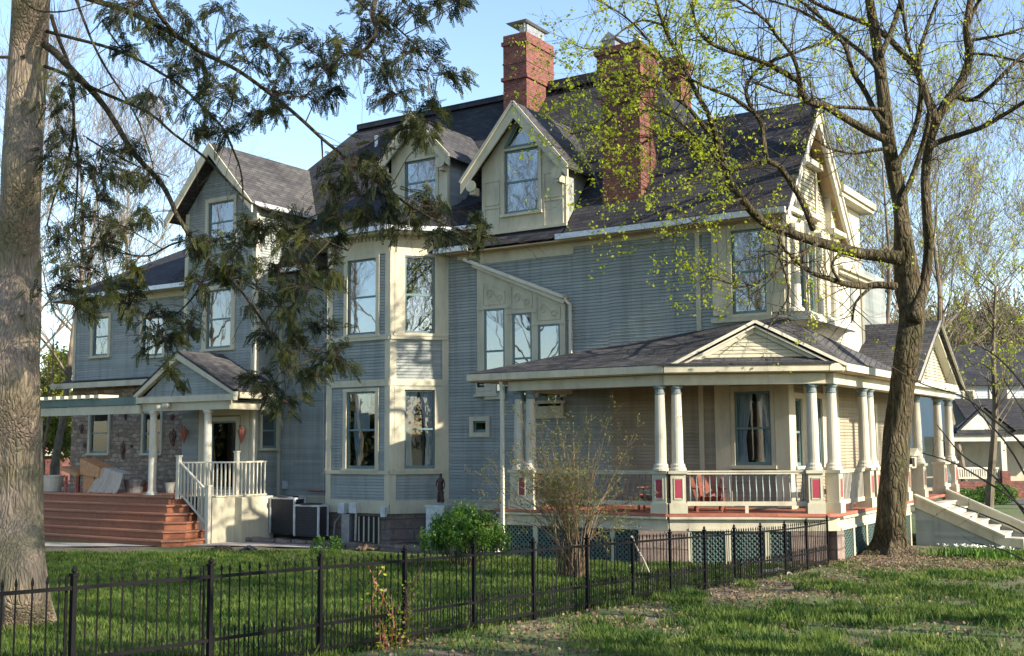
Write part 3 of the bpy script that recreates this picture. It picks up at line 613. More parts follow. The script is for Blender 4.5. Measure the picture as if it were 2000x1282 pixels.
# ---------- dormers ----------
def dormer(x0, x1, yf, zb, ze, xa, zapex, yb, feet, win_, nm_lab, deepY, panel):
    """x0..x1 cheeks, yf face plane, feet: barge feet (xl,xr,z), yb barge plane, deepY where the ridge dies into the roof"""
    D = Fr((0, yf), (1, 0))
    s0, s1, z0, z1 = win_
    d = empty('dormer', (xa, yf, zb), None, None); d.parent = root; d.location = (xa+20, yf, zb); OFF[d.name] = np.array((xa, yf, zb), float); d['label'] = nm_lab
    k = 'D%.1f' % xa
    win(D, s0, s1, z0, z1, key=k, cas=.1, head=.08)
    m = nb()
    zz = ze-.25
    # face as boards round the opening
    m.fb(D, x0, s0, zb, zz, -.1, .022); m.fb(D, s1, x1, zb, zz, -.1, .022); m.fb(D, s0, s1, zb, z0, -.1, .022)
    sl = (zapex-ze)/(xa-feet[0])
    def top(x): return zapex-.25-abs(x-xa)*sl
    m.poly(D, [(x0, zz), (x0, max(zz+.001, top(x0))), (xa, top(xa)), (x1, max(zz+.001, top(x1))), (x1, zz)][::-1], -.1, .022) if z1 <= zz else m.poly(D, [(x0, zz), (s0, zz), (s0, z1), (s1, z1), (s1, zz), (x1, zz), (x1, max(zz+.001, top(x1))), (xa, top(xa)), (x0, max(zz+.001, top(x0)))], -.1, .022)
    m.build('face', M['cream'], d)
    for x in (x0, x1-.1): m = nb(); m.box(x, x+.1, yf+.1, deepY*.55+yf*.45, zb-.3, zz+.2); m.build('cheek', M['siding'], d)
    m = nb()
    for sx, fx in ((-1, feet[0]), (1, feet[1])):
        xo = fx; zo = feet[2]
        P = [(xa, yb, zapex), (xa, deepY, zapex), (xo, deepY, zo), (xo, yb, zo)]
        if sx > 0: P = P[::-1]
        m.slab(P, .09)
    m.build('roof', M['roof2'], d)
    m = nb()
    for fx in (feet[0], feet[1]):
        sg = 1 if fx < xa else -1
        m.hexa([(fx, yb-.04, feet[2]-.36), (xa, yb-.04, zapex-.5), (xa, yb+.02, zapex-.5), (fx, yb+.02, feet[2]-.36), (fx, yb-.04, feet[2]-.02), (xa, yb-.04, zapex-.02), (xa, yb+.02, zapex-.02), (fx, yb+.02, feet[2]-.02)][:] if sg > 0 else
               [(xa, yb-.04, zapex-.5), (fx, yb-.04, feet[2]-.36), (fx, yb+.02, feet[2]-.36), (xa, yb+.02, zapex-.5), (xa, yb-.04, zapex-.02), (fx, yb-.04, feet[2]-.02), (fx, yb+.02, feet[2]-.02), (xa, yb+.02, zapex-.02)])
        m.bar((fx, yb-.06, feet[2]-.03), (xa, yb-.06, zapex-.03), .05, .09)
        # scroll-cut bracket at the foot
        cx = fx+sg*.36
        m.poly(Fr((0, yb+.02), (1, 0)), [(cx+.17*math.cos(t), feet[2]-.17+.17*math.sin(t)) for t in [k*math.pi/9 for k in range(18)]], .0, .05)
        m.box(cx-.07, cx+.07, yb+.02, yf, feet[2]-.42, feet[2]-.2)
    m.build('barge_board', M['cream'], d)
    if panel:
        m = nb()
        for a_, b_ in ((x0+.06, s0-.14), (s1+.14, x1-.06)):
            for c_, e_ in ((zb+.5, zb+1.25), (zb+1.35, zb+2.05)):
                if b_-a_ > .1:
                    q = [(a_+.05, yf-.035, c_), (b_-.05, yf-.035, c_), (b_-.05, yf-.035, e_), (a_+.05, yf-.035, e_)]
                    for k_ in range(4): m.bar(q[k_], q[(k_+1) % 4], .03)
        for a_, b_ in ((x0+.2, xa-.15), (xa+.15, x1-.2)):
            q = [(a_, yf-.035, zb+.12), (b_, yf-.035, zb+.12), (b_, yf-.035, zb+.36), (a_, yf-.035, zb+.36)]
            for k_ in range(4): m.bar(q[k_], q[(k_+1) % 4], .03)
        m.fb(D, x0-.05, x1+.05, zb+.45, zb+.53, .022, .13)
        m.build('raised_panel', M['cream'], d)
        # glazed triangle over the window
        m = nb(); m.poly(D, [(s0+.12, z1+.14), (s1-.12, z1+.14), (xa, z1+.78)], .022, .028); m.build('transom', M['glass'], d)
        m = nb(); q = [(s0+.05, yf-.05, z1+.1), (s1-.05, yf-.05, z1+.1), (xa, yf-.05, z1+.9)]
        for k_ in range(3): m.bar(q[k_], q[(k_+1) % 3], .06)
        m.build('transom_frame', M['teal'], d)
    return d
dormer(-18.42, -15.55, -.14, 8.32, 10.5, -17.08, 12.55, -.48, (-18.95, -15.3, 10.42), (-17.62, -16.45, 9.33, 11.2), 'gabled wall dormer with raised panels and a glazed triangle', 3.0, True)
dormer(-22.05, -19.87, .12, 9.9, 11.55, -21.05, 12.9, -.15, (-22.5, -19.6, 11.42), (-21.5, -20.3, 10.1, 11.5), 'gabled dormer over the two-storey bay', 3.2, False)
# ---------- left gabled pavilion ----------
PY = -1.2; Pf = Fr((0, PY), (1, 0)); Px = Fr((-26.6, 0), (0, 1))
a = onY(405, 392, PY); b = onY(458, 470, PY)
win(Pf, a[0]+.1, b[0]-.02, b[2]-.0, a[2]-.12, key='P', cas=.13)
a = onY(401, 572, PY); b = onY(455, 685, PY)
win(Pf, a[0]+.1, b[0]-.08, b[2]+.1, a[2]+.05, key='P', cas=.17)
win(Px, -.86, -.2, 2.62, 3.75, key='Px', cas=.08)
door = win(Pf, -28.55, -27.35, 1.28, 3.5, key='P', cas=.18, gl='glass_low', nm='patio_door', mid=False, sill=False)
wall(Pf, [(-29.95, 1.2), (-26.6, 1.2), (-26.6, 10.6), (-28.28, 12.45), (-29.95, 10.6)], 'P')
wall(Px, rect(PY, 0, .9, 10.4), 'Px')
m = nb(); clap(m, Px, rect(0, 1.6, 8.45, 10.45)); m.build('wall', M['cream'], root)
Pn = Fr((-29.95, 0), (0, -1)); wall(Pn, rect(0, 1.2, 4.5, 10.4), None)
m = nb(); m.box(-29.9, -26.65, -.72, 2.0, .3, 10.4); m.build('inner_wall', M['siding'], root)
box_part('corner_board', 'cream', Pf, (-26.75, -26.58, 1.0, 10.6, .0, .04), (-29.97, -29.82, 4.5, 10.6, .0, .04))
box_part('corner_board', 'cream', Px, (PY-.03, PY+.13, .9, 10.5, .0, .04), (-.14, -.02, 1.0, 8.3, .0, .03))
box_part('door_panel', 'cream', Pf, (-29.1, -28.75, 1.25, 3.7, .0, .05), (-27.15, -26.76, 1.25, 3.7, .0, .05), (-29.1, -26.76, 3.7, 4.1, .0, .05))
m = nb(); m.box(-26.65, -26.0, PY, -.02, -.3, 1.0)
rx, rz_ = -28.32, 12.78
m = nb()
m.slab([(rx, -1.75, rz_), (-30.42, -1.75, 10.4), (-30.42, 5.5, 10.4), (rx, 5.5, rz_)], .1)
m.slab([(rx, 5.5, rz_), (-26.25, 5.5, 10.5), (-26.25, -1.75, 10.5), (rx, -1.75, rz_)], .1)
pr_ = m.build('pavilion_roof', M['roof2'], root)
m = nb(); m.bar((-26.2, -1.75, 10.45), (-26.2, 1.75, 10.45), .13, .13); m.build('gutter', M['galv'], pr_)
m = nb()
for xo, zo in ((-30.42, 10.4), (-26.25, 10.5)):
    P = [(xo, -1.80, zo-.34), (rx, -1.80, rz_-.42), (rx, -1.74, rz_-.42), (xo, -1.74, zo-.34), (xo, -1.80, zo-.02), (rx, -1.80, rz_-.02), (rx, -1.74, rz_-.02), (xo, -1.74, zo-.02)]
    if xo > rx: P = [P[i] for i in (1,0,3,2,5,4,7,6)]
    m.hexa(P)
m.build('barge_board', M['cream'], pr_)
# ---------- rear wing at the left ----------
a = onY(180, 622, 0); b = onY(215, 697, 0); win(A, a[0]+.12, b[0]-.1, b[2]+.05, a[2], key='W', cas=.13)
a = onY(276, 622, 0); b = onY(322, 697, 0); win(A, a[0]+.12, b[0]-.1, b[2]+.05, a[2], key='W', cas=.13)
a = onY(178, 803, 0); b = onY(215, 888, 0); win(A, a[0]+.05, b[0]-.08, b[2]+.05, a[2]-.1, off=.03, key='S', cas=.1, gl='glass_low')
a = onY(282, 803, 0); b = onY(318, 888, 0); win(A, a[0]+.05, b[0]-.08, b[2]+.05, a[2]-.1, off=.03, key='S', cas=.1, gl='glass_low')
wall(A, rect(-37.5, -29.95, 5.15, 8.3), 'W')
Wn = Fr((-37.5, 0), (0, -1)); wall(Wn, rect(-6, 0, 5.15, 8.3), None)
m = nb()
xs_ = sorted([-37.5, -29.95]+[v for h in HOLES['S'] for v in h[:2]])
for i in range(0, len(xs_)-1):
    x0, x1 = xs_[i], xs_[i+1]; h = [h for h in HOLES['S'] if abs(h[0]-x0) < 1e-6]
    if h: m.fb(A, x0, x1, .9, h[0][2], -.3, .03); m.fb(A, x0, x1, h[0][3], 5.0, -.3, .03)
    else: m.fb(A, x0, x1, .9, 5.0, -.3, .03)
m.box(-37.5, -37.2, .3, 6, .9, 5.0)
m.build('stone_wall', M['stone'], root)
box_part('corner_board', 'cream', A, (-37.54, -37.4, 5.15, 8.3, .02, .04), (-37.5, -29.95, 8.05, 8.32, .02, .04))
m = nb(); m.hexa([(-38.0,-.55,5.02),(-29.9,-.55,5.02),(-29.9,.02,5.02),(-38.0,.02,5.02),(-38.0,-.55,5.06),(-29.9,-.55,5.06),(-29.9,.02,5.22),(-38.0,.02,5.22)]); m.build('skirt_roof', M['roof'], root)
m = nb(); m.bar((-38.0,-.6,4.98), (-29.95,-.6,4.98), .1, .2); m.build('gutter', M['cream'], root)
wr2 = hip('rear_wing_roof', -38.3, -29.0, -.55, 8.5, 8.35, -34.6, -29.0, 4.0, 11.0)
m = nb(); m.box(-38.25, -29.95, -.5, .0, 8.27, 8.33); m.build('soffit', M['cream'], wr2)
m = nb(); m.bar((-38.3, -.6, 8.33), (-30.4, -.6, 8.33), .1, .15); m.bar((-38.35, -.6, 8.33), (-38.35, 6, 8.33), .1, .15); m.build('gutter', M['galv'], wr2)
# ---------- entrance portico on the patio side ----------
pm = empty('portico', (-28, -2.9, 1.2), None, None); pm.parent = root; pm.location = (-28+20, -2.9, 1.2); OFF[pm.name] = np.array((-28, -2.9, 1.2))
PFY = -2.95; x0, x1 = -30.15, -25.55; xa_ = -28.1
m = nb()
m.slab([(xa_, PFY-.15, 5.72), (x0, PFY-.15, 4.42), (x0, 0, 4.42), (xa_, 0, 5.72)], .08)
m.slab([(xa_, -.9, 5.72), (x1, -.9, 4.42), (x1, PFY-.15, 4.42), (xa_, PFY-.15, 5.72)], .08)
m.build('roof', M['roof2'], pm)
m = nb(); f_ = Fr((0, PFY), (1, 0))
for xo in (x0, x1):
    m.poly(f_, ([(xo, 4.22), (xa_, 5.42), (xa_, 5.68), (xo, 4.4)] if xo < xa_ else [(xa_, 5.42), (xo, 4.22), (xo, 4.4), (xa_, 5.68)]), -.05, .14)
m.fb(f_, x0+.02, x1-.02, 4.08, 4.27, -.05, .12)
m.build('pediment_trim', M['cream'], pm)
m = nb(); m.poly(f_, [(x0+.3, 4.27), (x1-.3, 4.27), (xa_, 5.5)], -.1, -.06); clap(m, f_, [(x0+.3, 4.27), (x1-.3, 4.27), (xa_, 5.5)], (), -.06); m.build('pediment', M['siding'], pm)
m = nb(); m.box(x0+.3, x1-.3, PFY, PFY+.22, 3.82, 4.08); m.box(x1-.55, x1-.3, PFY+.22, PY, 3.82, 4.085); m.box(x1-.32, x1+.03, PFY+.1, PY-.1, 4.15, 4.33); m.box(x0+.3, x1-.3, PFY+.22, -1.2, 4.04, 4.075)
m.build('beam', M['cream'], pm)
PR = lambda zb, zt, r: [(r*1.45, zb), (r*1.45, zb+.05), (r*1.15, zb+.09), (r, zb+.16), (r*.99, zb+(zt-zb)*.5), (r*.86, zt-.2), (r*.86, zt-.16), (r*1.0, zt-.14), (r*.9, zt-.12), (r*1.2, zt-.06), (r*1.25, zt)]
for cx_ in (-29.42, -26.9):
    m = nb(); m.lathe(cx_, PFY+.11, PR(1.17, 3.82, .13), 16); m.box(cx_-.2, cx_+.2, PFY-.09, PFY+.31, 1.12, 1.175); m.build('column', M['white'], pm, smooth=False)
# ======================= WRAPAROUND PORCH =======================
P0, P1 = (-11.35, -2.76), (-8.2, -1.2)
K = Fr(P0, (P1[0]-P0[0], P1[1]-P0[1])); KL = 3.515
X1 = Fr((-8.05, 0), (0, 1))
deckpts = [(-16.2, .03), (-16.2, -2.95), (-11.38, -2.95), (-8.02, -1.35), (-7.84, -1.2), (-7.84, 12), (-9.42, 12), (-9.42, .03)]
m = nb(); m.prism(deckpts, .98, 1.06); m.build('porch_floor', M['porchfloor'], root)
def inset(d):  # skirt line
    return [(-16.1, -2.88+d), (-11.36, -2.88+d), (-8.1+.0, -1.31+d*.7), (-7.9-d, -1.1)]
def skirt(f, a, b, n): 
    m = nb(); m.fb(f, a, b, .72, .98, n-.05, n); m.fb(f, a-.02, b+.02, .93, .985, n, n+.09); m.fb(f, a, b, .66, .72, n-.05, n+.03)
    m.build('porch_skirt', M['cream'], root)
    m = nb(); m.fb(f, a, b, -.5, .66, n-.16, n-.12); m.build('crawlspace_shade', M['dark'], root)  # near-black sheet paints the shade beneath the porch
    k = max(1, int(round((b-a)/1.05))); w = (b-a)/k
    m = nb()
    for i in range(k+1): m.fb(f, a+i*w-.06, a+i*w+.06, -.4, .66, n-.06, n+.0)
    m.fb(f, a, b, -.3, -.18, n-.055, n-.01)
    m.build('porch_framing', M['cream'], root)
    for i in range(k):
        m = nb(); s0, s1 = a+i*w+.06, a+(i+1)*w-.06; z0, z1 = -.18, .66
        st = .085
        for sg in (1, -1):
            c = s0-(z1-z0)
            while c < s1+(z1-z0):
                # diagonal lath clipped to the frame
                pts = []
                for t in (0, 1):
                    pass
                if sg > 0: sa, za_, sb, zb2 = c, z0, c+(z1-z0), z1
                else: sa, za_, sb, zb2 = c, z1, c+(z1-z0), z0
                ta = max(0, (s0-sa)/(sb-sa)); tb = min(1, (s1-sa)/(sb-sa))
                if tb-ta > .03:
                    p = f.p(sa+(sb-sa)*ta, n-.035-.012*(sg > 0), za_+(zb2-za_)*ta); q = f.p(sa+(sb-sa)*tb, n-.035-.012*(sg > 0), za_+(zb2-za_)*tb)
                    m.bar(p, q, .012, .03, up=(f.n[0], f.n[1], 0)) if False else m.bar(p, q, .032, .01, up=(f.n[0], f.n[1], 0))
                c += st*1.41
        m.build('lattice_panel', M['lattice'], root)
skirt(Fr((0, -2.86), (1, 0)), -16.1, -11.75, 0)
skirt(K, .42, 3.1, .1)
skirt(Fr((-7.92, 0), (0, 1)), -.9, 5.7, 0)
m = nb(); m.fb(A, -11.752, -11.36, .66, .98, 2.8, 2.87); m.fb(A, -11.77, -11.36, .93, .985, 2.87, 2.96); m.fb(K, -.02, .422, .66, .98, .03, .098); m.fb(K, -.02, .44, .93, .985, .1, .19); m.build('porch_skirt', M['cream'], root); m = nb(); m.fb(K, 3.098, 3.56, .66, .98, .03, .098); m.fb(K, 3.08, 3.6, .93, .985, .1, .19)
m.fb(X1, -1.12, -.898, .66, .98, .07, .128); m.build('porch_skirt', M['cream'], root)
m = nb(); m.prism([K.p(3.5, .092, 0)[:2], K.p(3.64, .08, 0)[:2], (-7.925, -1.12), (-7.925, -.9), (-8.3, -.9)], .662, .978); m.build('porch_skirt', M['cream'], root)
def pier(pts):
    m = nb(); m.prism(pts, -.5, .655); m.build('stone_pier', M['fnd'], root)
pier([K.p(-.75, .12, 0)[:2], K.p(.4, .12, 0)[:2], K.p(.4, -.5, 0)[:2], K.p(-.75, -.5, 0)[:2]])
pier([K.p(2.75, .11, 0)[:2], K.p(3.58, .11, 0)[:2], K.p(3.58, -.5, 0)[:2], K.p(2.75, -.5, 0)[:2]])
pier([(-8.3, -.95), (-7.93, -1.14), (-7.88, -.75), (-8.3, -.75)]); pier([(-8.4, 2.2), (-7.88, 2.2), (-7.88, 2.8), (-8.4, 2.8)])
# posts, columns
def ped(f, s0, s1, n0, n1, parts=True):
    m = nb(); zb, zt = 1.06, 1.98
    m.fb(f, s0, s1, zb+.24, zt, n0, n1); m.fb(f, s0-.035, s1+.035, zb, zb+.24, n0-.03, n1+.035); m.fb(f, s0-.05, s1+.05, zt, zt+.07, n0-.04, n1+.05)
    p = m.build('pedestal', M['cream'], root); c = (s0+s1)/2
    m = nb(); m.fb(f, c-.075, c+.075, zb+.36, zt-.14, n1-.01, n1+.006); m.build('inset_panel', M['red'], p)
    m = nb(); q = [(c-.1, zb+.33), (c+.1, zb+.33), (c+.1, zt-.11), (c-.1, zt-.11)]
    for k in range(4):
        a, b = q[k], q[(k+1) % 4]; m.bar(f.p(a[0], n1+.006, a[1]), f.p(b[0], n1+.006, b[1]), .02)
    m.build('panel_moulding', M['cream'], p)
    cn = (n0+n1)/2
    m = nb()
    m.fb(Fr((f.p(s1, 0, 0)[0], f.p(s1, 0, 0)[1]), (-f.n[0], -f.n[1])), -n1+.14, -n0-.14, zb+.36, zt-.14, -.01, .006); m.build('inset_panel', M['red'], p)
ped(A, -11.74, -11.385, 2.56, 2.90); ped(K, .02, .37, -.2, .14)
ped(K, 3.17, 3.5, -.2, .14)
ped(X1, -.98, -.68, -.14, .16)
for (a, b) in ((1.62, 1.95), (2.2, 2.55), (5.35, 5.7), (7.25, 7.6), (10.0, 10.4), (11.6, 11.95)): ped(X1, a, b, -.17, .17)
def col(x, y, r=.135):
    m = nb(); m.lathe(x, y, [(r*1.5, 2.05), (r*1.5, 2.10), (r*1.3, 2.13), (r*1.3, 2.18), (r*1.05, 2.22), (r, 2.3), (r*1.0, 2.9), (r*.84, 3.82), (r*.84, 3.84)], 18)
    c = m.build('column', M['colm'], root)
    m = nb(); m.lathe(x, y, [(r*.92, 3.84), (r*.96, 3.86), (r*.85, 3.88), (r*.85, 3.96), (r*1.05, 3.99), (r*1.1, 4.02)], 18)
    m.lathe(x, y, [(r*1.3, 4.02), (r*1.3, 4.048)], 4); m.build('capital', M['blue'], c)
for s_ in (-.19, .20): col(*K.p(s_, -.04, 0)[:2])
for s_ in (3.33,): col(*K.p(s_, -.04, 0)[:2])
col(-8.05, -.83)
for y in (1.78, 2.38, 5.52, 7.42, 10.2, 11.78): col(-8.05, y)
col(-15.55, -2.72); col(-15.2, -2.72)
ped(A, -15.72, -15.03, 2.56, 2.90)
# entablature
m = nb()
m.box(-15.75, -11.4, -2.92, -2.58, 4.05, 4.3); m.fb(K, -.1, KL+.12, 4.053, 4.3, -.2, .14); m.fb(X1, -1.15, 12.0, 4.05, 4.303, -.17, .17)
m.box(-15.78, -15.5, -2.58, 0, 4.05, 4.3)
m.build('porch_beam', M['cream'], root)
ev = [(-16.85, .0), (-16.85, -3.12), (-11.27, -3.12), (-7.9, -1.44), (-7.62, -1.2), (-7.62, 5.2), (-7.62, 12.2)]
m = nb(); m.prism(ev+[(-9.42, 12.2), (-9.42, 0)], 4.31, 4.345); m.build('porch_ceiling', M['tan'], root)
m = nb()
for i in range(len(ev)-2): m.bar((*ev[i], 4.42), (*ev[i+1], 4.42), .14, .17)
m.build('porch_gutter', M['cream'], root)
m = nb()
wt = lambda x: 5.2+(x+15.5)*.125
W0, W1 = (-15.6, .0, 5.2), (-12.0, .0, 5.58)
def sl(*p): m.slab(list(p), .06)
e = lambda i, z=4.54: (ev[i][0], ev[i][1], z)
sl(e(1), e(2), W1, W0); sl(e(0), e(1), W0, (-15.6, 0.02, 5.2))
sl(e(2), e(3), (-9.4, .0, 5.86), W1); sl(e(3), e(4), (-9.4, .0, 5.86)); sl(e(4), e(5), (-9.4, 5.2, 5.25), (-9.4, 0, 5.86))
m.build('porch_roof', M['roof2'], root)
# small gable over the canted corner
m = nb(); a_, c_, b_ = -.0, 2.04, 4.08; zf, za_ = 4.5, 5.53
m.slab([K.p(c_, .36, za_), K.p(c_, -2.3, za_), K.p(a_, -2.3, zf), K.p(a_, .36, zf)], .07)
m.slab([K.p(b_, .36, zf), K.p(b_, -2.3, zf), K.p(c_, -2.3, za_), K.p(c_, .36, za_)], .07)
pg = m.build('corner_gable_roof', M['roof'], root)
m = nb(); clap(m, K, [(a_+.5, 4.6), (b_-.5, 4.6), (c_, 5.38)], (), .12); m.build('tympanum', M['cream'], pg)
m = nb()
m.bar(K.p(a_, .34, zf-.03), K.p(c_, .34, za_-.02), .05, .07); m.bar(K.p(c_, .34, za_-.02), K.p(b_, .34, zf-.03), .05, .07)
m.bar(K.p(a_+.3, .24, zf-.0), K.p(c_, .24, za_-.13), .16, .04); m.bar(K.p(c_, .24, za_-.13), K.p(b_-.3, .24, zf-.0), .16, .04)
m.bar(K.p(a_+.42, .17, zf+.02), K.p(c_, .17, za_-.2), .05, .12); m.bar(K.p(c_, .17, za_-.2), K.p(b_-.42, .17, zf+.02), .05, .12)
m.build('rake_board', M['white'], pg)
m = nb(); m.slab([K.p(-.25, .46, 4.535), K.p(KL+.28, .46, 4.535), K.p(KL-.1, -.12, 4.62), K.p(.2, -.12, 4.62)], .05); m.build('apron_roof', M['roof'], pg)
# street-side entrance gable
m = nb(); y0, yc, y1 = 4.9, 7.95, 11.0
m.slab([(-10.9, y0, 4.38), (-7.3, y0, 4.38), (-7.3, yc, 6.3), (-10.9, yc, 6.3)], .08)
m.slab([(-10.9, yc, 6.3), (-7.3, yc, 6.3), (-7.3, y1, 4.38), (-10.9, y1, 4.38)], .08)
eg = m.build('entrance_gable_roof', M['roof2'], root)
Ef = Fr((-7.7, 0), (0, 1))
m = nb(); clap(m, Ef, [(y0+.35, 4.46), (y1-.35, 4.46), (yc, 6.1)], (), -.08); m.build('tympanum', M['cream'], eg)
m = nb()
m.fb(Ef, y0+.05, y1-.05, 4.24, 4.46, -.4, .22); m.fb(Ef, y0+.2, y1-.2, 4.05, 4.235, -.38, .05)
m.bar((-7.34, y0, 4.33), (-7.34, yc, 6.25), .06, .1); m.bar((-7.34, yc, 6.25), (-7.34, y1, 4.33), .06, .1)
m.bar((-7.62, y0+.3, 4.42), (-7.62, yc, 6.1), .1, .26, up=(1,0,0)); m.bar((-7.62, yc, 6.1), (-7.62, y1-.3, 4.42), .1, .26, up=(1,0,0))
m.build('pediment_trim', M['white'], eg)
# railings
def railing(f, a, b, n, z=1.06, mat='blue', step=.15, top=.96, curve=True, pw=.03, nm='railing'):
    m = nb(); m.fb(f, a, b, z+.90, z+.955, n-.05, n+.05); m.fb(f, a, b, z+.955, z+.985, n-.07, n+.07)
    m.fb(f, a, b, z+.17, z+.27, n-.03, n+.03)
    r = m.build(nm, M['cream'], root)
    m = nb(); k = int((b-a)/step)
    for i in range(k):
        s_ = a+(i+.5)*(b-a)/k
        if curve: m.tube([f.p(s_, n, z+.27), f.p(s_, n+.05, z+.38), f.p(s_, n+.055, z+.5), f.p(s_, n+.0, z+.66), f.p(s_, n-.02, z+.78), f.p(s_, n, z+.9)], [.017,.021,.021,.015,.013,.017], 5)
        else: m.fb(f, s_-pw/2, s_+pw/2, z+.27, z+.9, n-pw/2, n+pw/2)
    m.build('balusters', M[mat], r)
    m = nb(); m.fb(f, (a+b)/2-.04, (a+b)/2+.04, z, z+.17, n-.03, n+.03); m.build('rail_foot', M['cream'], r)
railing(A, -15.0, -11.76, 2.73); railing(K, .4, 3.14, -.03)
railing(X1, -.64, 1.56, 0, mat='white', step=.11, curve=False, pw=.025); railing(X1, 2.6, 5.3, 0); railing(X1, 10.45, 11.55, 0)
railing(Fr((-15.55, 0), (0, 1)), -2.5, -.05, 0)
m = nb(); m.bar((-15.86, -3.1, 4.3), (-15.9, -2.98, 4.05), .08); m.bar((-15.9, -2.98, 4.08), (-15.9, -2.98, .05), .08); m.bar((-15.9, -2.98, .1), (-15.9, -3.3, -.05), .08); m.build('downspout', M['white'], root)
m = nb(); m.bar((-24.35-.3, -.1, 8.8), (-24.62, -.08, .9), .01); 
m.bar((-26.5, -1.3, 10.3), (-26.5, -1.3, .1), .075); m.build('downspout', M['white'], root)
# front steps and their cheek walls
st = empty('front_steps', (-7.5, 8, .5), None, None); st.parent = root; st.location = (12.5, 8, .5); OFF[st.name] = np.array((-7.5, 8, .5), float)
m = nb(); n_ = 8; run = .31; rise = (1.06+.35)/n_
for i in range(n_):
    z1 = 1.06-(i+0)*rise-rise*.0; xo = -7.84+i*run
    m.box(xo, xo+run+.03, 6.12, 9.9, z1-rise-.045, z1-rise); m.box(xo-.02, xo+run-.02, 6.12, 9.9, z1-rise-rise*1.0, z1-rise-.045)
m.build('treads', M['white'], st)
for y_ in (5.86, 9.9):
    m = nb(); V = [(-7.84, .98), (-7.84, 1.2), (-7.3, 1.15), (-5.45, .02), (-5.2, .02), (-5.2, -.45), (-5.45, -.45)]
    F_ = Fr((0, y_), (1, 0))
    m.poly(F_, [(-7.84, -.5), (-5.15, -.5), (-5.15, -.12), (-5.5, -.1), (-7.84, .88)], -.22, -.02); m.build('cheek_wall', M['siding'], st)
    m = nb(); m.poly(F_, [(-7.84, .86), (-5.55, -.14), (-5.05, -.16), (-5.05, .08), (-5.5, .1), (-7.84, 1.16)], -.26, .02)
    m.bar((-7.86, y_+.12, 1.19), (-5.5, y_+.12, .13), .36, .06); m.build('cheek_cap', M['cream'], st)
# ======================= PATIO DECK =======================
pd = empty('patio_deck', (-31, -2.6, 0), None, None); pd.parent = root; pd.location = (-11, -2.6, 0); OFF[pd.name] = np.array((-31, -2.6, 0), float)
for k in range(6):
    z1 = 1.16-k*.235; o = k*.3
    y = -3.55-o*.9; xr = -27.35+k*.27
    pts = [(-44, .5), (-44, y), (xr-.5, y), (xr, y+.5), (xr, .0 if k == 0 else -2.4), (-27.4, .5)]
    pts = [(-44, .5), (-44, y), (xr-.45, y), (xr, y+.45), (xr, -1.1), (-27.5, -1.1), (-27.5, .5)]
    m = nb(); m.prism(pts, -.6, z1-.05); m.build('step_riser' if k else 'deck_body', M['riser'], pd)
    pts2 = [(-44, .5), (-44, y-.06), (xr-.42, y-.06), (xr+.06, y+.42), (xr+.06, -1.1), (-27.5, -1.1), (-27.5, .5)]
    m = nb(); m.prism(pts2, z1-.047, z1); m.build('tread' if k else 'deck_boards', M['deck'], pd)
# side landing with white-painted balustrade
RY = -3.62
m = nb(); m.box(-26.55, -25.92, -3.5, -1.25, -.4, 1.16); m.box(-26.55, -25.62, -2.6, -1.25, -.4, 1.14)
m.build('landing_side', M['cream'], pd)
m = nb(); m.box(-27.3, -25.88, -3.4, -1.25, 1.165, 1.2); m.build('landing_boards', M['cream'], pd)
m = nb()
for x_, y_, z0_, z1_ in ((-27.28, RY, 1.1, 2.38), (-25.9, RY-.05, -.3, 1.5), (-25.97, -2.5, 1.1, 2.5)):
    m.box(x_-.06, x_+.06, y_-.06, y_+.06, z0_, z1_); m.box(x_-.08, x_+.08, y_-.08, y_+.08, z1_, z1_+.04)
m.bar((-27.25, RY, 2.22), (-25.92, RY-.05, 1.32), .07, .05); m.bar((-27.25, RY, 1.32), (-25.92, RY-.05, .38), .06, .05)
for i in range(8):
    t = (i+.6)/8.6; x_ = -27.25+1.33*t; z_ = 1.32-.94*t; m.box(x_-.018, x_+.018, RY-.02, RY+.02, z_, z_+.9)
m.bar((-27.25, RY+.1, 2.2), (-25.95, RY+.9, 2.2), .06, .05); m.bar((-25.95, RY+.9, 2.2), (-25.95, -1.25, 2.2), .06, .05)
for i in range(12):
    t = (i+.5)/12; x_ = -27.25+1.3*t; y_ = RY+.1+.8*t; m.box(x_-.018, x_+.018, y_-.018, y_+.018, 1.2, 2.2)
for i in range(9):
    y_ = RY+.9+(i+.5)*(-1.25-RY-.9)/9; m.box(-25.97, -25.93, y_-.018, y_+.018, 1.2, 2.2)
m.build('balustrade', M['white'], pd)
# awning frame over the patio
aw = empty('patio_awning', (-34, -2.9, 4.2), None, None); aw.parent = root; aw.location = (-14, -2.9, 4.2); OFF[aw.name] = np.array((-34, -2.9, 4.2), float)
m = nb(); m.box(-40, -30.0, -3.1, -2.9, 4.05, 4.3); m.build('rolled_cover', M['lattice'], aw)
m = nb(); m.box(-40, -29.9, -3.05, -2.85, 3.76, 4.03)
for i in range(9): m.box(-35.6+i*.45, -35.35+i*.45, -3.2, -2.4, 4.3, 4.42)
m.box(-35.35, -35.2, -3.0, -2.85, 1.1, 3.76)
m.build('awning_beam', M['cream'], aw)
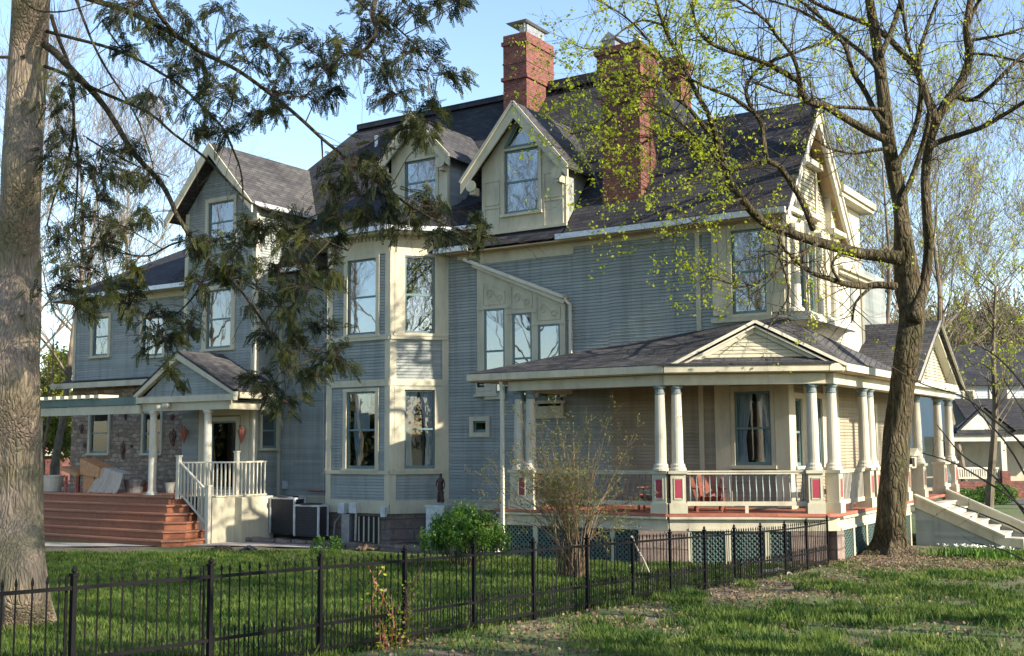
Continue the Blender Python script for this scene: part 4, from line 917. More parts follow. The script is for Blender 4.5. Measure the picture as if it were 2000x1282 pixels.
# small fixtures on the house
m = nb(); m.box(-28.75, -28.5, PFY-.14, PFY-.02, 3.93, 4.05); m.lathe(-28.85, PFY-.2, [(.03,3.86),(.07,3.92),(.07,4.0)], 8); m.lathe(-28.45, PFY-.2, [(.03,3.9),(.07,3.96),(.07,4.03)], 8)
m.build('floodlight', M['white'], root)
for g_ in ((B1, -22.75, -22.5, .68, .98, .055, .2), (B1, -22.3, -22.05, .7, 1.0, .055, .2), (B1, -21.15, -20.98, .62, .9, .055, .16), (A, -26.35, -26.2, 1.3, 1.55, .03, .14)):
    m = nb(); m.fb(*g_); m.build('meter_box', M['galv'], root)
m = nb()
m.tube([(-22.62, -1.42, .7), (-22.9, -1.45, .4), (-23.0, -1.4, -.1)], .03); m.tube([(-22.1, -1.42, .7), (-22.1, -1.45, -.1)], .035)
m.fb(B1, -22.6, -22.3, -.3, .66, .03, .2)
m.build('conduit', M['metal'], root)
m = nb(); m.tube([(-25.2, -.15, 1.25), (-24.2, -.15, 1.25), (-24.2, -.2, .8), (-23.8, -.2, .95)], .03, 6); m.lathe(-24.0, -.25, [(.06,.9),(.1,.95),(.1,1.08),(.05,1.12)], 10); m.build('gas_pipe', M['chair'], root)
# ---------- air conditioners ----------
def ac(x0, x1, y0, y1, z0, z1, label):
    a = empty('air_conditioner', ((x0+x1)/2, (y0+y1)/2, z0), label, 'air conditioner', 'air conditioners beside the foundation')
    m = nb(); m.box(x0+.04, x1-.04, y0+.04, y1-.04, z0, z1-.05)
    k = int((z1-z0)/.06)
    for i in range(1, k-1): m.box(x0+.015, x1-.015, y0+.015, y1-.015, z0+i*.06, z0+i*.06+.018)
    m.build('grille', M['acm'], a)
    m = nb(); m.box(x0, x1, y0, y1, z1-.05, z1)
    for x in (x0, x1-.05):
        for y in (y0, y1-.05): m.box(x, x+.05, y, y+.05, z0, z1-.05)
    m.build('casing', M['galv'], a)
    m = nb(); m.lathe((x0+x1)/2, (y0+y1)/2, [(.33, z1), (.33, z1+.03), (.1, z1+.05)], 16); m.build('fan_guard', M['acm'], a)
ac(-25.55, -24.5, -1.5, -1.0, .0, 1.10, 'larger dark air conditioner with pale frame next to the landing')
ac(-24.1, -23.1, -1.95, -1.5, .0, .93, 'smaller dark air conditioner in front of the bay foundation')
# ======================= GROUND =======================
def hit(u, v):
    q = ray(u, v); t = 2.0; f = q[0]*fw[0]+q[1]*fw[1]
    for _ in range(4000):
        x, y, z = C[0]+q[0]*t, C[1]+q[1]*t, C[2]+q[2]*t
        if z <= ground(x, y): return (x, y, ground(x, y))
        t += .03
    return (x, y, z)
def W(d, l): return (C[0]+fw[0]*d+rt[0]*l, C[1]+fw[1]*d+rt[1]*l)
ds = np.concatenate([np.arange(-60, 4, 4), np.arange(4, 42, .33), np.arange(42, 80, 2), np.arange(80, 420, 12)])
ls = np.concatenate([np.arange(-260, -24, 10), np.arange(-24, 24, .4), np.arange(24, 261, 10)])
V = []; 
for d in ds:
    for l in ls:
        x, y = W(d, l); g = ground(x, y)
        if 4 < d < 42 and abs(l) < 24: g += .018*math.sin(x*2.3+math.sin(y*1.7)*2)*math.sin(y*2.9+1.3*math.sin(x*.9))
        V.append((x, y, g))
nl = len(ls); F = [(i*nl+j, i*nl+j+1, (i+1)*nl+j+1, (i+1)*nl+j) for i in range(len(ds)-1) for j in range(nl-1)]
F = [f[::-1] for f in F]
m_, nt, b = newmat('lawn_soil')
tc = nd(nt, 'ShaderNodeTexCoord')
n1 = nd(nt, 'ShaderNodeTexNoise', Scale=.35, Detail=6.0, Roughness=.6); n2 = nd(nt, 'ShaderNodeTexNoise', Scale=14.0, Detail=8.0, Roughness=.75)
for n in (n1, n2): nt.links.new(tc.outputs['Object'], n.inputs[0])
r1 = ramp(nt, n2.outputs[0], [(.3, (.035,.05,.015)), (.5, (.07,.11,.025)), (.7, (.14,.16,.05))])
r2 = ramp(nt, n2.outputs[0], [(.3, (.05,.035,.025)), (.5, (.13,.10,.07)), (.7, (.24,.19,.14))])
rf = ramp(nt, n1.outputs[0], [(.50, (0,0,0)), (.60, (1,1,1))])
mx = nd(nt, 'ShaderNodeMix', _data_type='RGBA'); nt.links.new(rf.outputs[0], mx.inputs[0]); nt.links.new(r1.outputs[0], mx.inputs[6]); nt.links.new(r2.outputs[0], mx.inputs[7])
nt.links.new(mx.outputs[2], b.inputs['Base Color']); b.inputs['Roughness'].default_value = .95; bump(nt, b, n2.outputs[0], .8, .05)
g_ = mesh_obj('ground', V, F, m_, smooth=True); tag(g_, 'sloping lawn with patchy grass, soil and dry leaves', kind='structure')
# fence line in world units
def fence_d(u): return 1/(.0621-4.8e-5*(u-1144))
def fpt(u):
    d = fence_d(u); p = atD(u, 900, d); return (p[0], p[1], ground(p[0], p[1]))
FA, FB = np.array(fpt(25)[:2]), np.array(fpt(1611)[:2])
def side(x, y):   # >0 on the street side (right of the fence as seen)
    t = (FB-FA)/np.linalg.norm(FB-FA); n = np.array((t[1], -t[0])); return (np.array((x, y))-FA)@n
# path
m = MB(); c0 = [hit(-60, 1068), hit(120, 1070), hit(300, 1069), hit(430, 1068), hit(640, 1073), hit(800, 1066), hit(960, 1064)]
c1 = [(x-.3, y+1.15, z) for x, y, z in c0]
def strip(m, a, b, n, dz):
    for i in range(len(a)-1):
        V = []
        for k in range(n+1):
            t = k/n
            for q in range(4):
                s_ = q/3; x = (a[i][0]*(1-t)+a[i+1][0]*t)*(1-s_)+(b[i][0]*(1-t)+b[i+1][0]*t)*s_; y = (a[i][1]*(1-t)+a[i+1][1]*t)*(1-s_)+(b[i][1]*(1-t)+b[i+1][1]*t)*s_
                V.append((x, y, ground(x, y)+dz))
        m.add(V, [(k*4+q, (k+1)*4+q, (k+1)*4+q+1, k*4+q+1) for k in range(n) for q in range(3)])
strip(m, c0, c1, 6, .035)
o = m.build('path', M['concrete']); tag(o, 'concrete garden path along the foot of the house', kind='structure')
m = MB(); a_ = [hit(1300, 985)]; 
rd = [W(d_, l_) for d_, l_ in ((60, 20), (60, 60))]
V = []; 
for l_ in np.arange(14, 90, 4):
    for d_ in (52, 56): x, y = W(d_, l_); V.append((x, y, ground(x, y)+.03))
k_ = len(V)//2; o = mesh_obj('road', V, [(2*i, 2*i+1, 2*i+3, 2*i+2)[::-1] for i in range(k_-1)], plain('asphalt', (.06,.06,.062), .9)); tag(o, 'asphalt street beyond the front steps', kind='structure')
# planting bed with a low stone edge in front of the bay
m = MB(); be = [(-26.4+.55*i, -2.55+.1*math.sin(i*1.3)) for i in range(16)]
for i, (x, y) in enumerate(be):
    h_ = .10+.06*random.random(); g = ground(x, y)
    m.hexa([(x, y, g-.05), (x+.5, y+.02, g-.05), (x+.5, y+.3, g-.05), (x, y+.3, g-.05), (x+.03, y+.03, g+h_+.05), (x+.47, y+.04, g+h_), (x+.47, y+.27, g+h_), (x+.02, y+.28, g+h_+.03)])
o = m.build('stone_edging', M['fnd'], loc=(-22, -2.4, -.2)); tag(o, 'low rough stone edging in front of the bay and air conditioners', 'garden edging')
m = MB(); V = []; nx = 24
for i in range(nx+1):
    for j in range(4):
        x = -26.4+i*.36; y = -2.3+j*.75; V.append((x, y, ground(x, y)+.06+.05*math.sin(x*4+j)))
o = mesh_obj('flower_bed_soil', V, [(i*4+j, (i+1)*4+j, (i+1)*4+j+1, i*4+j+1) for i in range(nx) for j in range(3)], plain('dark_soil', (.06,.045,.035), .95)); tag(o, 'dark soil bed against the foundation', kind='structure')
# ---------- numpy leaf makers ----------
def quads(name, Cn, ax, sd, mat, parent=None, loc=None):
    """N little leaves: centre Cn, half-length vector ax, half-width vector sd -> pointed quads"""
    N = len(Cn); P = np.stack([Cn-ax, Cn-sd*1.0+ax*.1, Cn+ax, Cn+sd*1.0+ax*.1], 1).reshape(-1, 3)
    off = OFF[parent.name] if parent is not None else (np.array(loc, float) if loc is not None else np.zeros(3))
    P = P-off
    me = bpy.data.meshes.new(name); me.vertices.add(4*N); me.loops.add(4*N); me.polygons.add(N)
    me.vertices.foreach_set('co', P.astype('f').ravel()); me.loops.foreach_set('vertex_index', np.arange(4*N, dtype='i'))
    me.polygons.foreach_set('loop_start', np.arange(0, 4*N, 4, dtype='i')); me.polygons.foreach_set('loop_total', np.full(N, 4, dtype='i'))
    me.materials.append(mat); me.update(calc_edges=True)
    o = bpy.data.objects.new(name, me); COL.objects.link(o)
    if parent is not None: o.parent = parent
    else: o.location = off
    OFF[o.name] = off; return o
def rnd_unit(n):
    v = rng.normal(size=(n, 3)); return v/np.linalg.norm(v, axis=1, keepdims=True)
def leaves(name, Cn, size, mat, parent=None, aspect=.6, flat=0.0, loc=None, droop=0.0):
    n = len(Cn); a = rnd_unit(n); a[:, 2] = a[:, 2]*(1-flat)-droop; a /= np.linalg.norm(a, axis=1, keepdims=True)
    b = np.cross(a, rnd_unit(n)); b /= np.linalg.norm(b, axis=1, keepdims=True)
    s_ = size*(.6+.8*rng.random((n, 1)))
    return quads(name, Cn, a*s_*.5, b*s_*aspect*.5, mat, parent, loc)
# ---------- grass ----------
def grass():
    N = 190000; out = []
    d = 7.5+(31-7.5)*rng.random(N*2)**1.25; l = (rng.random(N*2)*2-1)*.52*d
    x = C[0]+fw[0]*d+rt[0]*l; y = C[1]+fw[1]*d+rt[1]*l
    f_ = np.sin(x*1.1+1.7*np.sin(y*.8))+np.sin(y*1.5+1.3*np.sin(x*.9))+.9*np.sin(x*3.1+y*2.3)
    t = (FB-FA)/np.linalg.norm(FB-FA); sd = (x-FA[0])*t[1]-(y-FA[1])*t[0]
    near_f = np.exp(-((sd-.6)/1.0)**2)
    bed = np.exp(-(((x+6.2)/2.6)**2+((y+.6)/2.2)**2))
    dens = np.where(sd > 0, np.clip(.34+.36*f_, .05, 1)*(1-.6*near_f)*(1-.95*bed), np.clip(.78+.2*f_, .3, 1))
    yy = y > -3.3-.0*x
    house = ((x > -16.4) & (x < -7.6) & (y > -3.3)) | (x < -16.4) & (y > -4.0+.0*x) | ((x < -25) & (y > -5.4))
    k = (rng.random(N*2) < dens) & ~house & ~((x > -8) & (x < -4.8) & (y > 5))
    # keep off the path
    pd_ = np.full(N*2, 9.9)
    for i in range(len(c0)-1):
        ax, ay = c0[i][0]-.15, c0[i][1]+.57; bx, by = c0[i+1][0]-.15, c0[i+1][1]+.57
        L2_ = (bx-ax)**2+(by-ay)**2; tt = np.clip(((x-ax)*(bx-ax)+(y-ay)*(by-ay))/L2_, 0, 1)
        pd_ = np.minimum(pd_, np.hypot(x-ax-tt*(bx-ax), y-ay-tt*(by-ay)))
    k &= pd_ > .62
    x, y, d, sd, f_ = x[k], y[k], d[k], sd[k], f_[k]; n = len(x)
    z = gnd(x, y)
    h = (.05+.06*rng.random(n)+.035*np.clip(f_, 0, 2)*rng.random(n))*np.where(sd > 0, .9, 1.25)
    lean = rng.normal(size=(n, 2))*.35
    ax_ = np.stack([lean[:, 0]*h, lean[:, 1]*h, h], 1)*.5
    w_ = rng.normal(size=(n, 2)); w_ /= np.linalg.norm(w_, axis=1, keepdims=True)
    sdv = np.stack([w_[:, 0], w_[:, 1], np.zeros(n)], 1)*(.0045+.00035*d)[:, None]
    Cn = np.stack([x, y, z-.01], 1)+ax_
    tx = []; td = []
    for _ in range(95):
        if random.random() < .6: u_, v_ = random.uniform(1150, 2000), random.uniform(1130, 1270)
        else: u_, v_ = random.uniform(600, 1300), random.uniform(1110, 1200)
        q = hit(u_, v_); kk = random.randint(50, 160); rr = random.uniform(.08, .28)
        a = rng.random(kk)*6.28; r_ = rr*rng.random(kk)**.5; tx.append(np.stack([q[0]+r_*np.cos(a), q[1]+r_*np.sin(a)], 1))
    tx = np.concatenate(tx); k2 = len(tx); hh = .08+.09*rng.random(k2); a2 = np.stack([rng.normal(size=k2)*.35*hh, rng.normal(size=k2)*.35*hh, hh], 1)*.5
    w2 = rng.normal(size=(k2, 2)); w2 /= np.linalg.norm(w2, axis=1, keepdims=True); s2 = np.concatenate([w2*.009, np.zeros((k2, 1))], 1)
    Cn = np.concatenate([Cn, np.stack([tx[:, 0], tx[:, 1], gnd(tx[:, 0], tx[:, 1])-.01], 1)+a2]); ax_ = np.concatenate([ax_, a2]); sdv = np.concatenate([sdv, s2])
    return quads('grass', Cn, ax_, sdv, M['grass'])
tag(grass(), 'green spring grass growing over the lawn', kind='stuff')
# fallen leaves along the fence and round the maple
n = 4500; tt = rng.random(n)**1.0; off_ = rng.normal(size=n)*1.1+1.0
t_ = (FB-FA)/np.linalg.norm(FB-FA); nn_ = np.array((t_[1], -t_[0]))
px_ = FA[0]+(FB[0]-FA[0])*tt+nn_[0]*off_; py_ = FA[1]+(FB[1]-FA[1])*tt+nn_[1]*off_
a_ = rng.random(4500)*6.28; r_ = 2.8*np.sqrt(rng.random(4500)); px_ = np.concatenate([px_, -6.2+r_*np.cos(a_)]); py_ = np.concatenate([py_, -1.2+r_*np.sin(a_)*.8])
d_ = 8+16*rng.random(6000); l_ = (rng.random(6000)*.5)*d_; px_ = np.concatenate([px_, C[0]+fw[0]*d_+rt[0]*l_]); py_ = np.concatenate([py_, C[1]+fw[1]*d_+rt[1]*l_])
k = ~((px_ < -7.9) & (py_ > -1.5)); px_, py_ = px_[k], py_[k]
Cn = np.stack([px_, py_, gnd(px_, py_)+.012+.02*rng.random(len(px_))], 1)
tag(leaves('leaf_litter', Cn, .052, M['litter'], aspect=.7, flat=.75), 'dry brown leaves scattered beside the fence and the maple', kind='stuff')
# ======================= IRON FENCE =======================
fc = empty('iron_fence', fpt(860), 'black iron picket fence with ball tips running from the left foreground to the porch corner', 'fence')
fu = [-110, 25, 152, 290, 416, 628, 791, 925, 1040, 1144, 1232, 1305, 1372, 1430, 1481, 1528, 1570, 1611]
fu = [-110, 152, 416, 628, 791, 925, 1040, 1144, 1232, 1305, 1372, 1430, 1481, 1528, 1570, 1611]
def ball(m, x, y, z, r, k=8): m.lathe(x, y, [(r*.5, z-r*.9), (r, z-r*.3), (r, z+r*.3), (r*.5, z+r*.9), (r*.12, z+r*1.5)], k)
for i, u in enumerate(fu):
    x, y, z = fpt(u); m = MB(); r = .020
    m.box(x-r, x+r, y-r, y+r, z-.1, z+1.0); m.box(x-r-.008, x+r+.008, y-r-.008, y+r+.008, z+.99, z+1.015); ball(m, x, y, z+1.04, .024)
    if i in (1, 2): m.lathe(x-.05, y-.03, [(.012, z-.1), (.012, z+1.0)], 6)
    m.build('post', M['iron'], fc)
for i in range(len(fu)-1):
    a, b = np.array(fpt(fu[i])), np.array(fpt(fu[i+1])); L = np.linalg.norm(b[:2]-a[:2]); n_ = max(4, int(round(L/.118))); m = MB()
    sag = .012*random.uniform(-1, 1)
    m.bar(tuple(a+[0,0,.90]), tuple(b+[0,0,.90]), .022, .03); m.bar(tuple(a+[0,0,.34]), tuple(b+[0,0,.34]), .022, .03); m.bar(tuple(a+[0,0,.10]), tuple(b+[0,0,.10]), .022, .03)
    for k in range(1, 2*n_):
        t = k/(2*n_); p = a+(b-a)*t; g = ground(p[0], p[1]); h_ = (.985 if k % 2 == 0 else .43); w_ = random.uniform(-.006, .006)
        zz = p[2]+h_+sag
        m.lathe(p[0]+w_, p[1]+w_, [(.0075, p[2]-.02), (.0075, zz-.05)], 5); m.lathe(p[0]+w_, p[1]+w_, [(.010, zz-.05), (.014, zz-.03), (.009, zz-.008), (.002, zz+.015)], 5)
    m.build('picket_panel', M['iron'], fc)
# ======================= TREES =======================
def limb(m, pts, k=7, sub=3):
    """pts: (x,y,z,r) smoothed by Catmull-Rom"""
    P = [np.array(p, float) for p in pts]; out = []
    for i in range(len(P)-1):
        p0 = P[max(i-1, 0)]; p1 = P[i]; p2 = P[i+1]; p3 = P[min(i+2, len(P)-1)]
        for s_ in range(sub):
            t = s_/sub; out.append(.5*((2*p1)+(-p0+p2)*t+(2*p0-5*p1+4*p2-p3)*t*t+(-p0+3*p1-3*p2+p3)*t**3))
    out.append(P[-1]); m.tube([o[:3] for o in out], [max(.002, o[3]) for o in out], k); return out
from mathutils import noise as MN
def trunk(name, pts, mat, parent, k=44, sub=14, lobes=5, flare=.55, ridge=.05):
    P = [np.array(p, float) for p in pts]; out = []
    for i in range(len(P)-1):
        p0 = P[max(i-1, 0)]; p1 = P[i]; p2 = P[i+1]; p3 = P[min(i+2, len(P)-1)]
        for s_ in range(sub):
            t = s_/sub; out.append(.5*((2*p1)+(-p0+p2)*t+(2*p0-5*p1+4*p2-p3)*t*t+(-p0+3*p1-3*p2+p3)*t**3))
    out.append(P[-1]); zb = out[0][2]+.25; V = []
    for o in out:
        for i in range(k):
            t = 2*math.pi*i/k; h_ = max(0, o[2]-zb)
            c_, s_ = math.cos(t), math.sin(t)
            rd = 1-abs(MN.noise(Vector((c_*5.0+2*o[0]*0, s_*5.0, o[2]*.55))))*2.2*ridge-abs(MN.noise(Vector((c_*11, s_*11, o[2]*1.4+9))))*1.8*ridge+MN.noise(Vector((c_*1.2, s_*1.2, o[2]*.8)))*.14
            rd += flare*math.exp(-h_/.28)*max(0, math.cos(t*lobes+1.1+.8*math.sin(t)))**1.5
            V.append((o[0]+c_*o[3]*rd, o[1]+s_*o[3]*rd, o[2]))
    F = [(j*k+i, j*k+(i+1) % k, (j+1)*k+(i+1) % k, (j+1)*k+i) for j in range(len(out)-1) for i in range(k)]
    mesh_obj(name, V, F, mat, parent, smooth=True); return out
def grow(m, p, d, L, r, lvl, tips, spread=.6, up=.12, nseg=4, kids=3, minr=.002):
    p = Vector(p); d = Vector(d).normalized(); pts = [tuple(p)]; rad = [r]; 
    for i in range(nseg):
        d = (d+Vector((random.gauss(0, .16), random.gauss(0, .16), random.gauss(0, .12)+up))).normalized()
        p = p+d*L/nseg; pts.append(tuple(p)); rad.append(max(minr, r*(1-.75*(i+1)/nseg)))
        if lvl > 0 and i > 0:
            for _ in range((random.choice((1,2)) if kids == 1.5 else kids)+(1 if i >= nseg-1 else 0)):
                a = Vector(rnd_unit(1)[0]); dd = (d+a*spread).normalized()
                grow(m, p, dd, L*random.uniform(.45, .75), max(minr, rad[-1]*.65), lvl-1, tips, spread, up, nseg, kids, minr)
        if lvl == 0 or i >= nseg-1: tips.append(tuple(p))
    m.tube(pts, rad, 5 if r > .02 else (4 if r > .006 else 3), cap=False)
def P3(u, v, d): return atD(u, v, d)
def trace(pts, d0, d1, rpx):
    """pts image-plane survey of a limb; depth drifts d0->d1; rpx = widths in photo px"""
    n = len(pts); out = []
    for i, (u, v) in enumerate(pts):
        t = i/(n-1); d = d0+(d1-d0)*t+.25*math.sin(i*1.7+u*.01); x, y, z = P3(u, v, d)
        w = rpx[0]+(rpx[1]-rpx[0])*t if len(rpx) == 2 else rpx[i]
        out.append((x, y, z, .5*w*d/2200))
    return out
# ---- the maple on the right ----
mp = empty('maple_tree', hit(1740, 1083), 'tall maple with a forked trunk and fresh yellow-green leaves in front of the porch steps', 'tree')
DM = 27.3; tips = []
m = MB()
tr = trace([(1738,1105),(1739,1085),(1741,1060),(1742,1020),(1745,940),(1752,850),(1762,760),(1772,690),(1780,620),(1775,560),(1768,500),(1762,440),(1757,390),(1744,330),(1733,260),(1724,180),(1716,110),(1708,60),(1698,0),(1690,-60),(1680,-140)], DM, DM+.6, [92,84,66,58,54,52,50,50,52,56,46,34,32,31,28,26,24,21,18,16,13])
T1 = trunk('trunk', tr, M['bark2'], mp, 40, 6)
for a in range(7):    # root flare
    t = a*.9+.4; x, y, z = hit(1740, 1083); m.tube([(x+.28*math.cos(t), y+.28*math.sin(t), z+.30), (x+.5*math.cos(t), y+.5*math.sin(t), z+.09), (x+1.05*math.cos(t), y+1.05*math.sin(t), z-.08)], [.11, .085, .03], 8)
m.build('root', M['bark2'], mp, smooth=True)
LM = [ # traced limbs: (points, depth0, depth1, widths px)
 ([(1785,625),(1805,560),(1814,490),(1812,440),(1808,360),(1812,300),(1828,240),(1852,195),(1878,160),(1893,110),(1888,60),(1896,0),(1905,-70)], DM, DM+1.2, (30, 22, 20, 20, 19, 19, 19, 19, 18, 16, 15, 14, 13)),
 ([(1828,240),(1812,190),(1790,135),(1770,112),(1735,75),(1700,50),(1650,30),(1590,5),(1540,-30)], DM+.4, DM+1.5, (18, 6)),
 ([(1760,505),(1715,500),(1680,496),(1640,485),(1600,474),(1560,462),(1530,452),(1500,440),(1470,415),(1450,388),(1430,360),(1415,325),(1402,285),(1386,228),(1362,185),(1340,140),(1318,95),(1296,50),(1280,0)], DM, DM-2.6, (30, 25, 23, 22, 20, 19, 18, 17, 17, 16, 15, 14, 13, 11, 10, 9, 8, 6, 5)),
 ([(1388,265),(1365,235),(1342,208),(1318,190),(1298,170),(1262,165),(1225,190),(1190,235),(1150,255),(1115,262)], DM-2.2, DM-3.4, (10, 3)),
 ([(1588,448),(1576,415),(1562,385),(1546,360),(1522,325),(1498,312),(1491,270),(1486,240),(1470,215),(1458,188),(1462,160),(1490,128),(1540,108),(1605,84),(1650,62)], DM-.6, DM-1.6, (14, 4)),
 ([(1498,314),(1460,325),(1425,330),(1395,322),(1370,305),(1340,280),(1305,262),(1270,270),(1235,300)], DM-1.0, DM-2.5, (11, 3)),
 ([(1728,272),(1700,260),(1668,242),(1635,222),(1608,206),(1580,200),(1566,182),(1560,160),(1535,145),(1505,128),(1470,115),(1430,102),(1398,90),(1372,70),(1356,40),(1352,0)], DM, DM-2, (17, 6)),
 ([(1564,165),(1556,130),(1542,100),(1518,72),(1500,45),(1470,20),(1430,-5)], DM-1, DM-1.8, (9, 5)),
 ([(1468,216),(1430,190),(1390,175),(1340,150),(1300,120),(1250,60),(1210,25),(1165,0)], DM-1.4, DM-3, (8, 3)),
 ([(1752,560),(1715,557),(1690,560),(1655,556),(1620,545),(1590,535),(1560,515),(1535,490),(1522,470)], DM, DM-1.6, (16, 5)),
 ([(1640,550),(1625,520),(1640,492)], DM-.8, DM-1, (7, 4)), ([(1700,562),(1672,590),(1665,625)], DM-.4, DM-.8, (7, 4)),
 ([(1733,250),(1712,225),(1690,180),(1665,140),(1650,90),(1610,40),(1560,0),(1500,-40)], DM, DM+1.2, (13, 5)),
 ([(1722,150),(1700,118),(1660,85),(1610,50),(1560,20),(1500,0)], DM+.3, DM+1.5, (11, 4)),
 ([(1720,110),(1745,50),(1760,0),(1775,-50)], DM, DM+.5, (12, 8)),
 ([(1745,330),(1770,290),(1792,235),(1800,170),(1795,110),(1812,50),(1835,-10)], DM, DM+.8, (14, 6)),
 ([(1758,400),(1780,350),(1800,290),(1815,220),(1800,150),(1775,90),(1765,30),(1750,-20)], DM+.2, DM+.4, (12, 6)),
 ([(1812,290),(1840,275),(1880,262),(1920,248),(1960,225),(2000,200),(2060,160)], DM+.6, DM-1.0, (13, 7)),
 ([(1860,185),(1900,195),(1940,165),(1985,120),(2030,80)], DM+.8, DM, (11, 6)),
 ([(1890,80),(1920,75),(1960,68),(2010,50)], DM+1, DM+.5, (8, 4)), ([(1893,105),(1940,108),(1990,120),(2040,128)], DM+1, DM+.5, (6, 4)),
 ([(1890,40),(1905,15),(1925,-20)], DM+1, DM+1, (10, 6)),
 ([(1728,215),(1690,212),(1650,210),(1600,205),(1560,190),(1520,180),(1470,160)], DM, DM-1, (9, 3)),
 ([(1735,290),(1700,295),(1665,300),(1620,290),(1590,270)], DM, DM-.6, (8, 3)),
 ([(1296,50),(1255,40),(1215,60),(1180,90),(1140,95),(1105,75)], DM-2.6, DM-3.4, (5, 2)),
 ([(1340,140),(1300,150),(1250,185),(1200,200),(1160,190)], DM-2.5, DM-3.6, (5, 2)),
 ([(1402,285),(1380,330),(1340,360),(1300,372),(1250,368),(1215,350)], DM-2.2, DM-3.4, (6, 2)),
 ([(1450,388),(1415,400),(1370,425),(1330,450),(1290,470)], DM-1.8, DM-2.8, (6, 2)),
 ([(1415,325),(1380,290),(1330,240),(1280,215),(1230,235),(1170,290),(1130,320)], DM-2.2, DM-3.5, (6, 2)),
 ([(1600,474),(1560,500),(1500,540),(1450,560),(1400,545),(1370,560)], DM-.8, DM-2.2, (7, 2)),
 ([(1530,452),(1520,490),(1540,560),(1530,600),(1500,640)], DM-1, DM-1.6, (6, 2)),
]
m = MB(); segs = []
for pts, d0, d1, w in LM:
    out = limb(m, trace(pts, d0, d1, w), 7, 3); segs.append(out)
m.build('limb', M['bark2'], mp, smooth=True)
m = MB()
for out in segs:
    n_ = len(out)
    for i in range(max(2, n_//4), n_, 1):
        p = out[i][:3]
        if out[i][3] > .2: continue
        d = np.array(out[min(i+1, n_-1)][:3])-np.array(out[i-1][:3]); d /= np.linalg.norm(d)+1e-9
        for _ in range(2 if i > n_*.45 else 1):
            a = rnd_unit(1)[0]; grow(m, p, d*.6+a*.9+np.array((0, 0, .15)), random.uniform(.7, 1.5), max(.006, min(.016, out[i][3]*.5)), 1, tips, .8, .05, 4, 1, .0026)
for i in range(90, len(T1)):
    if random.random() < .33:
        a = rnd_unit(1)[0]; grow(m, T1[i][:3], a+np.array((0,0,.4)), random.uniform(1.0, 2.2), .016, 2, tips, .8, .05, 4, 1, .0028)
m.build('twig', M['bark2'], mp)
def leafcloud(tips, n_each, spread, prob):
    out = []
    for t in tips:
        if random.random() > prob(t): continue
        k = random.randint(*n_each)
        out.append(np.array(t)+rng.normal(size=(k, 3))*spread)
    return np.concatenate(out)
def pxy(p):
    d = np.array(p)-np.array(C); y = d[0]*fw[0]+d[1]*fw[1]; x = d[0]*rt[0]+d[1]*rt[1]; return 1000+2200*x/y, 870-2200*d[2]/y
def pm(t):    # the lower, sunnier side over the roof has leafed out first
    l_ = pxy(t)[0]
    return .42 if l_ < 1450 else .11
Cn = leafcloud(tips, (3, 6), .05, pm)
extra = []
for out in segs:
    if out[-1][3] < .045:
        for o in out[len(out)//3:]:
            if pxy(o[:3])[0] < 1420: extra.append(np.array(o[:3])+rng.normal(size=(4, 3))*.16)
Cn = np.concatenate([Cn]+extra)
leaves('leaves', Cn, .068, M['leaf'], mp, aspect=.8, flat=.2, droop=.15)
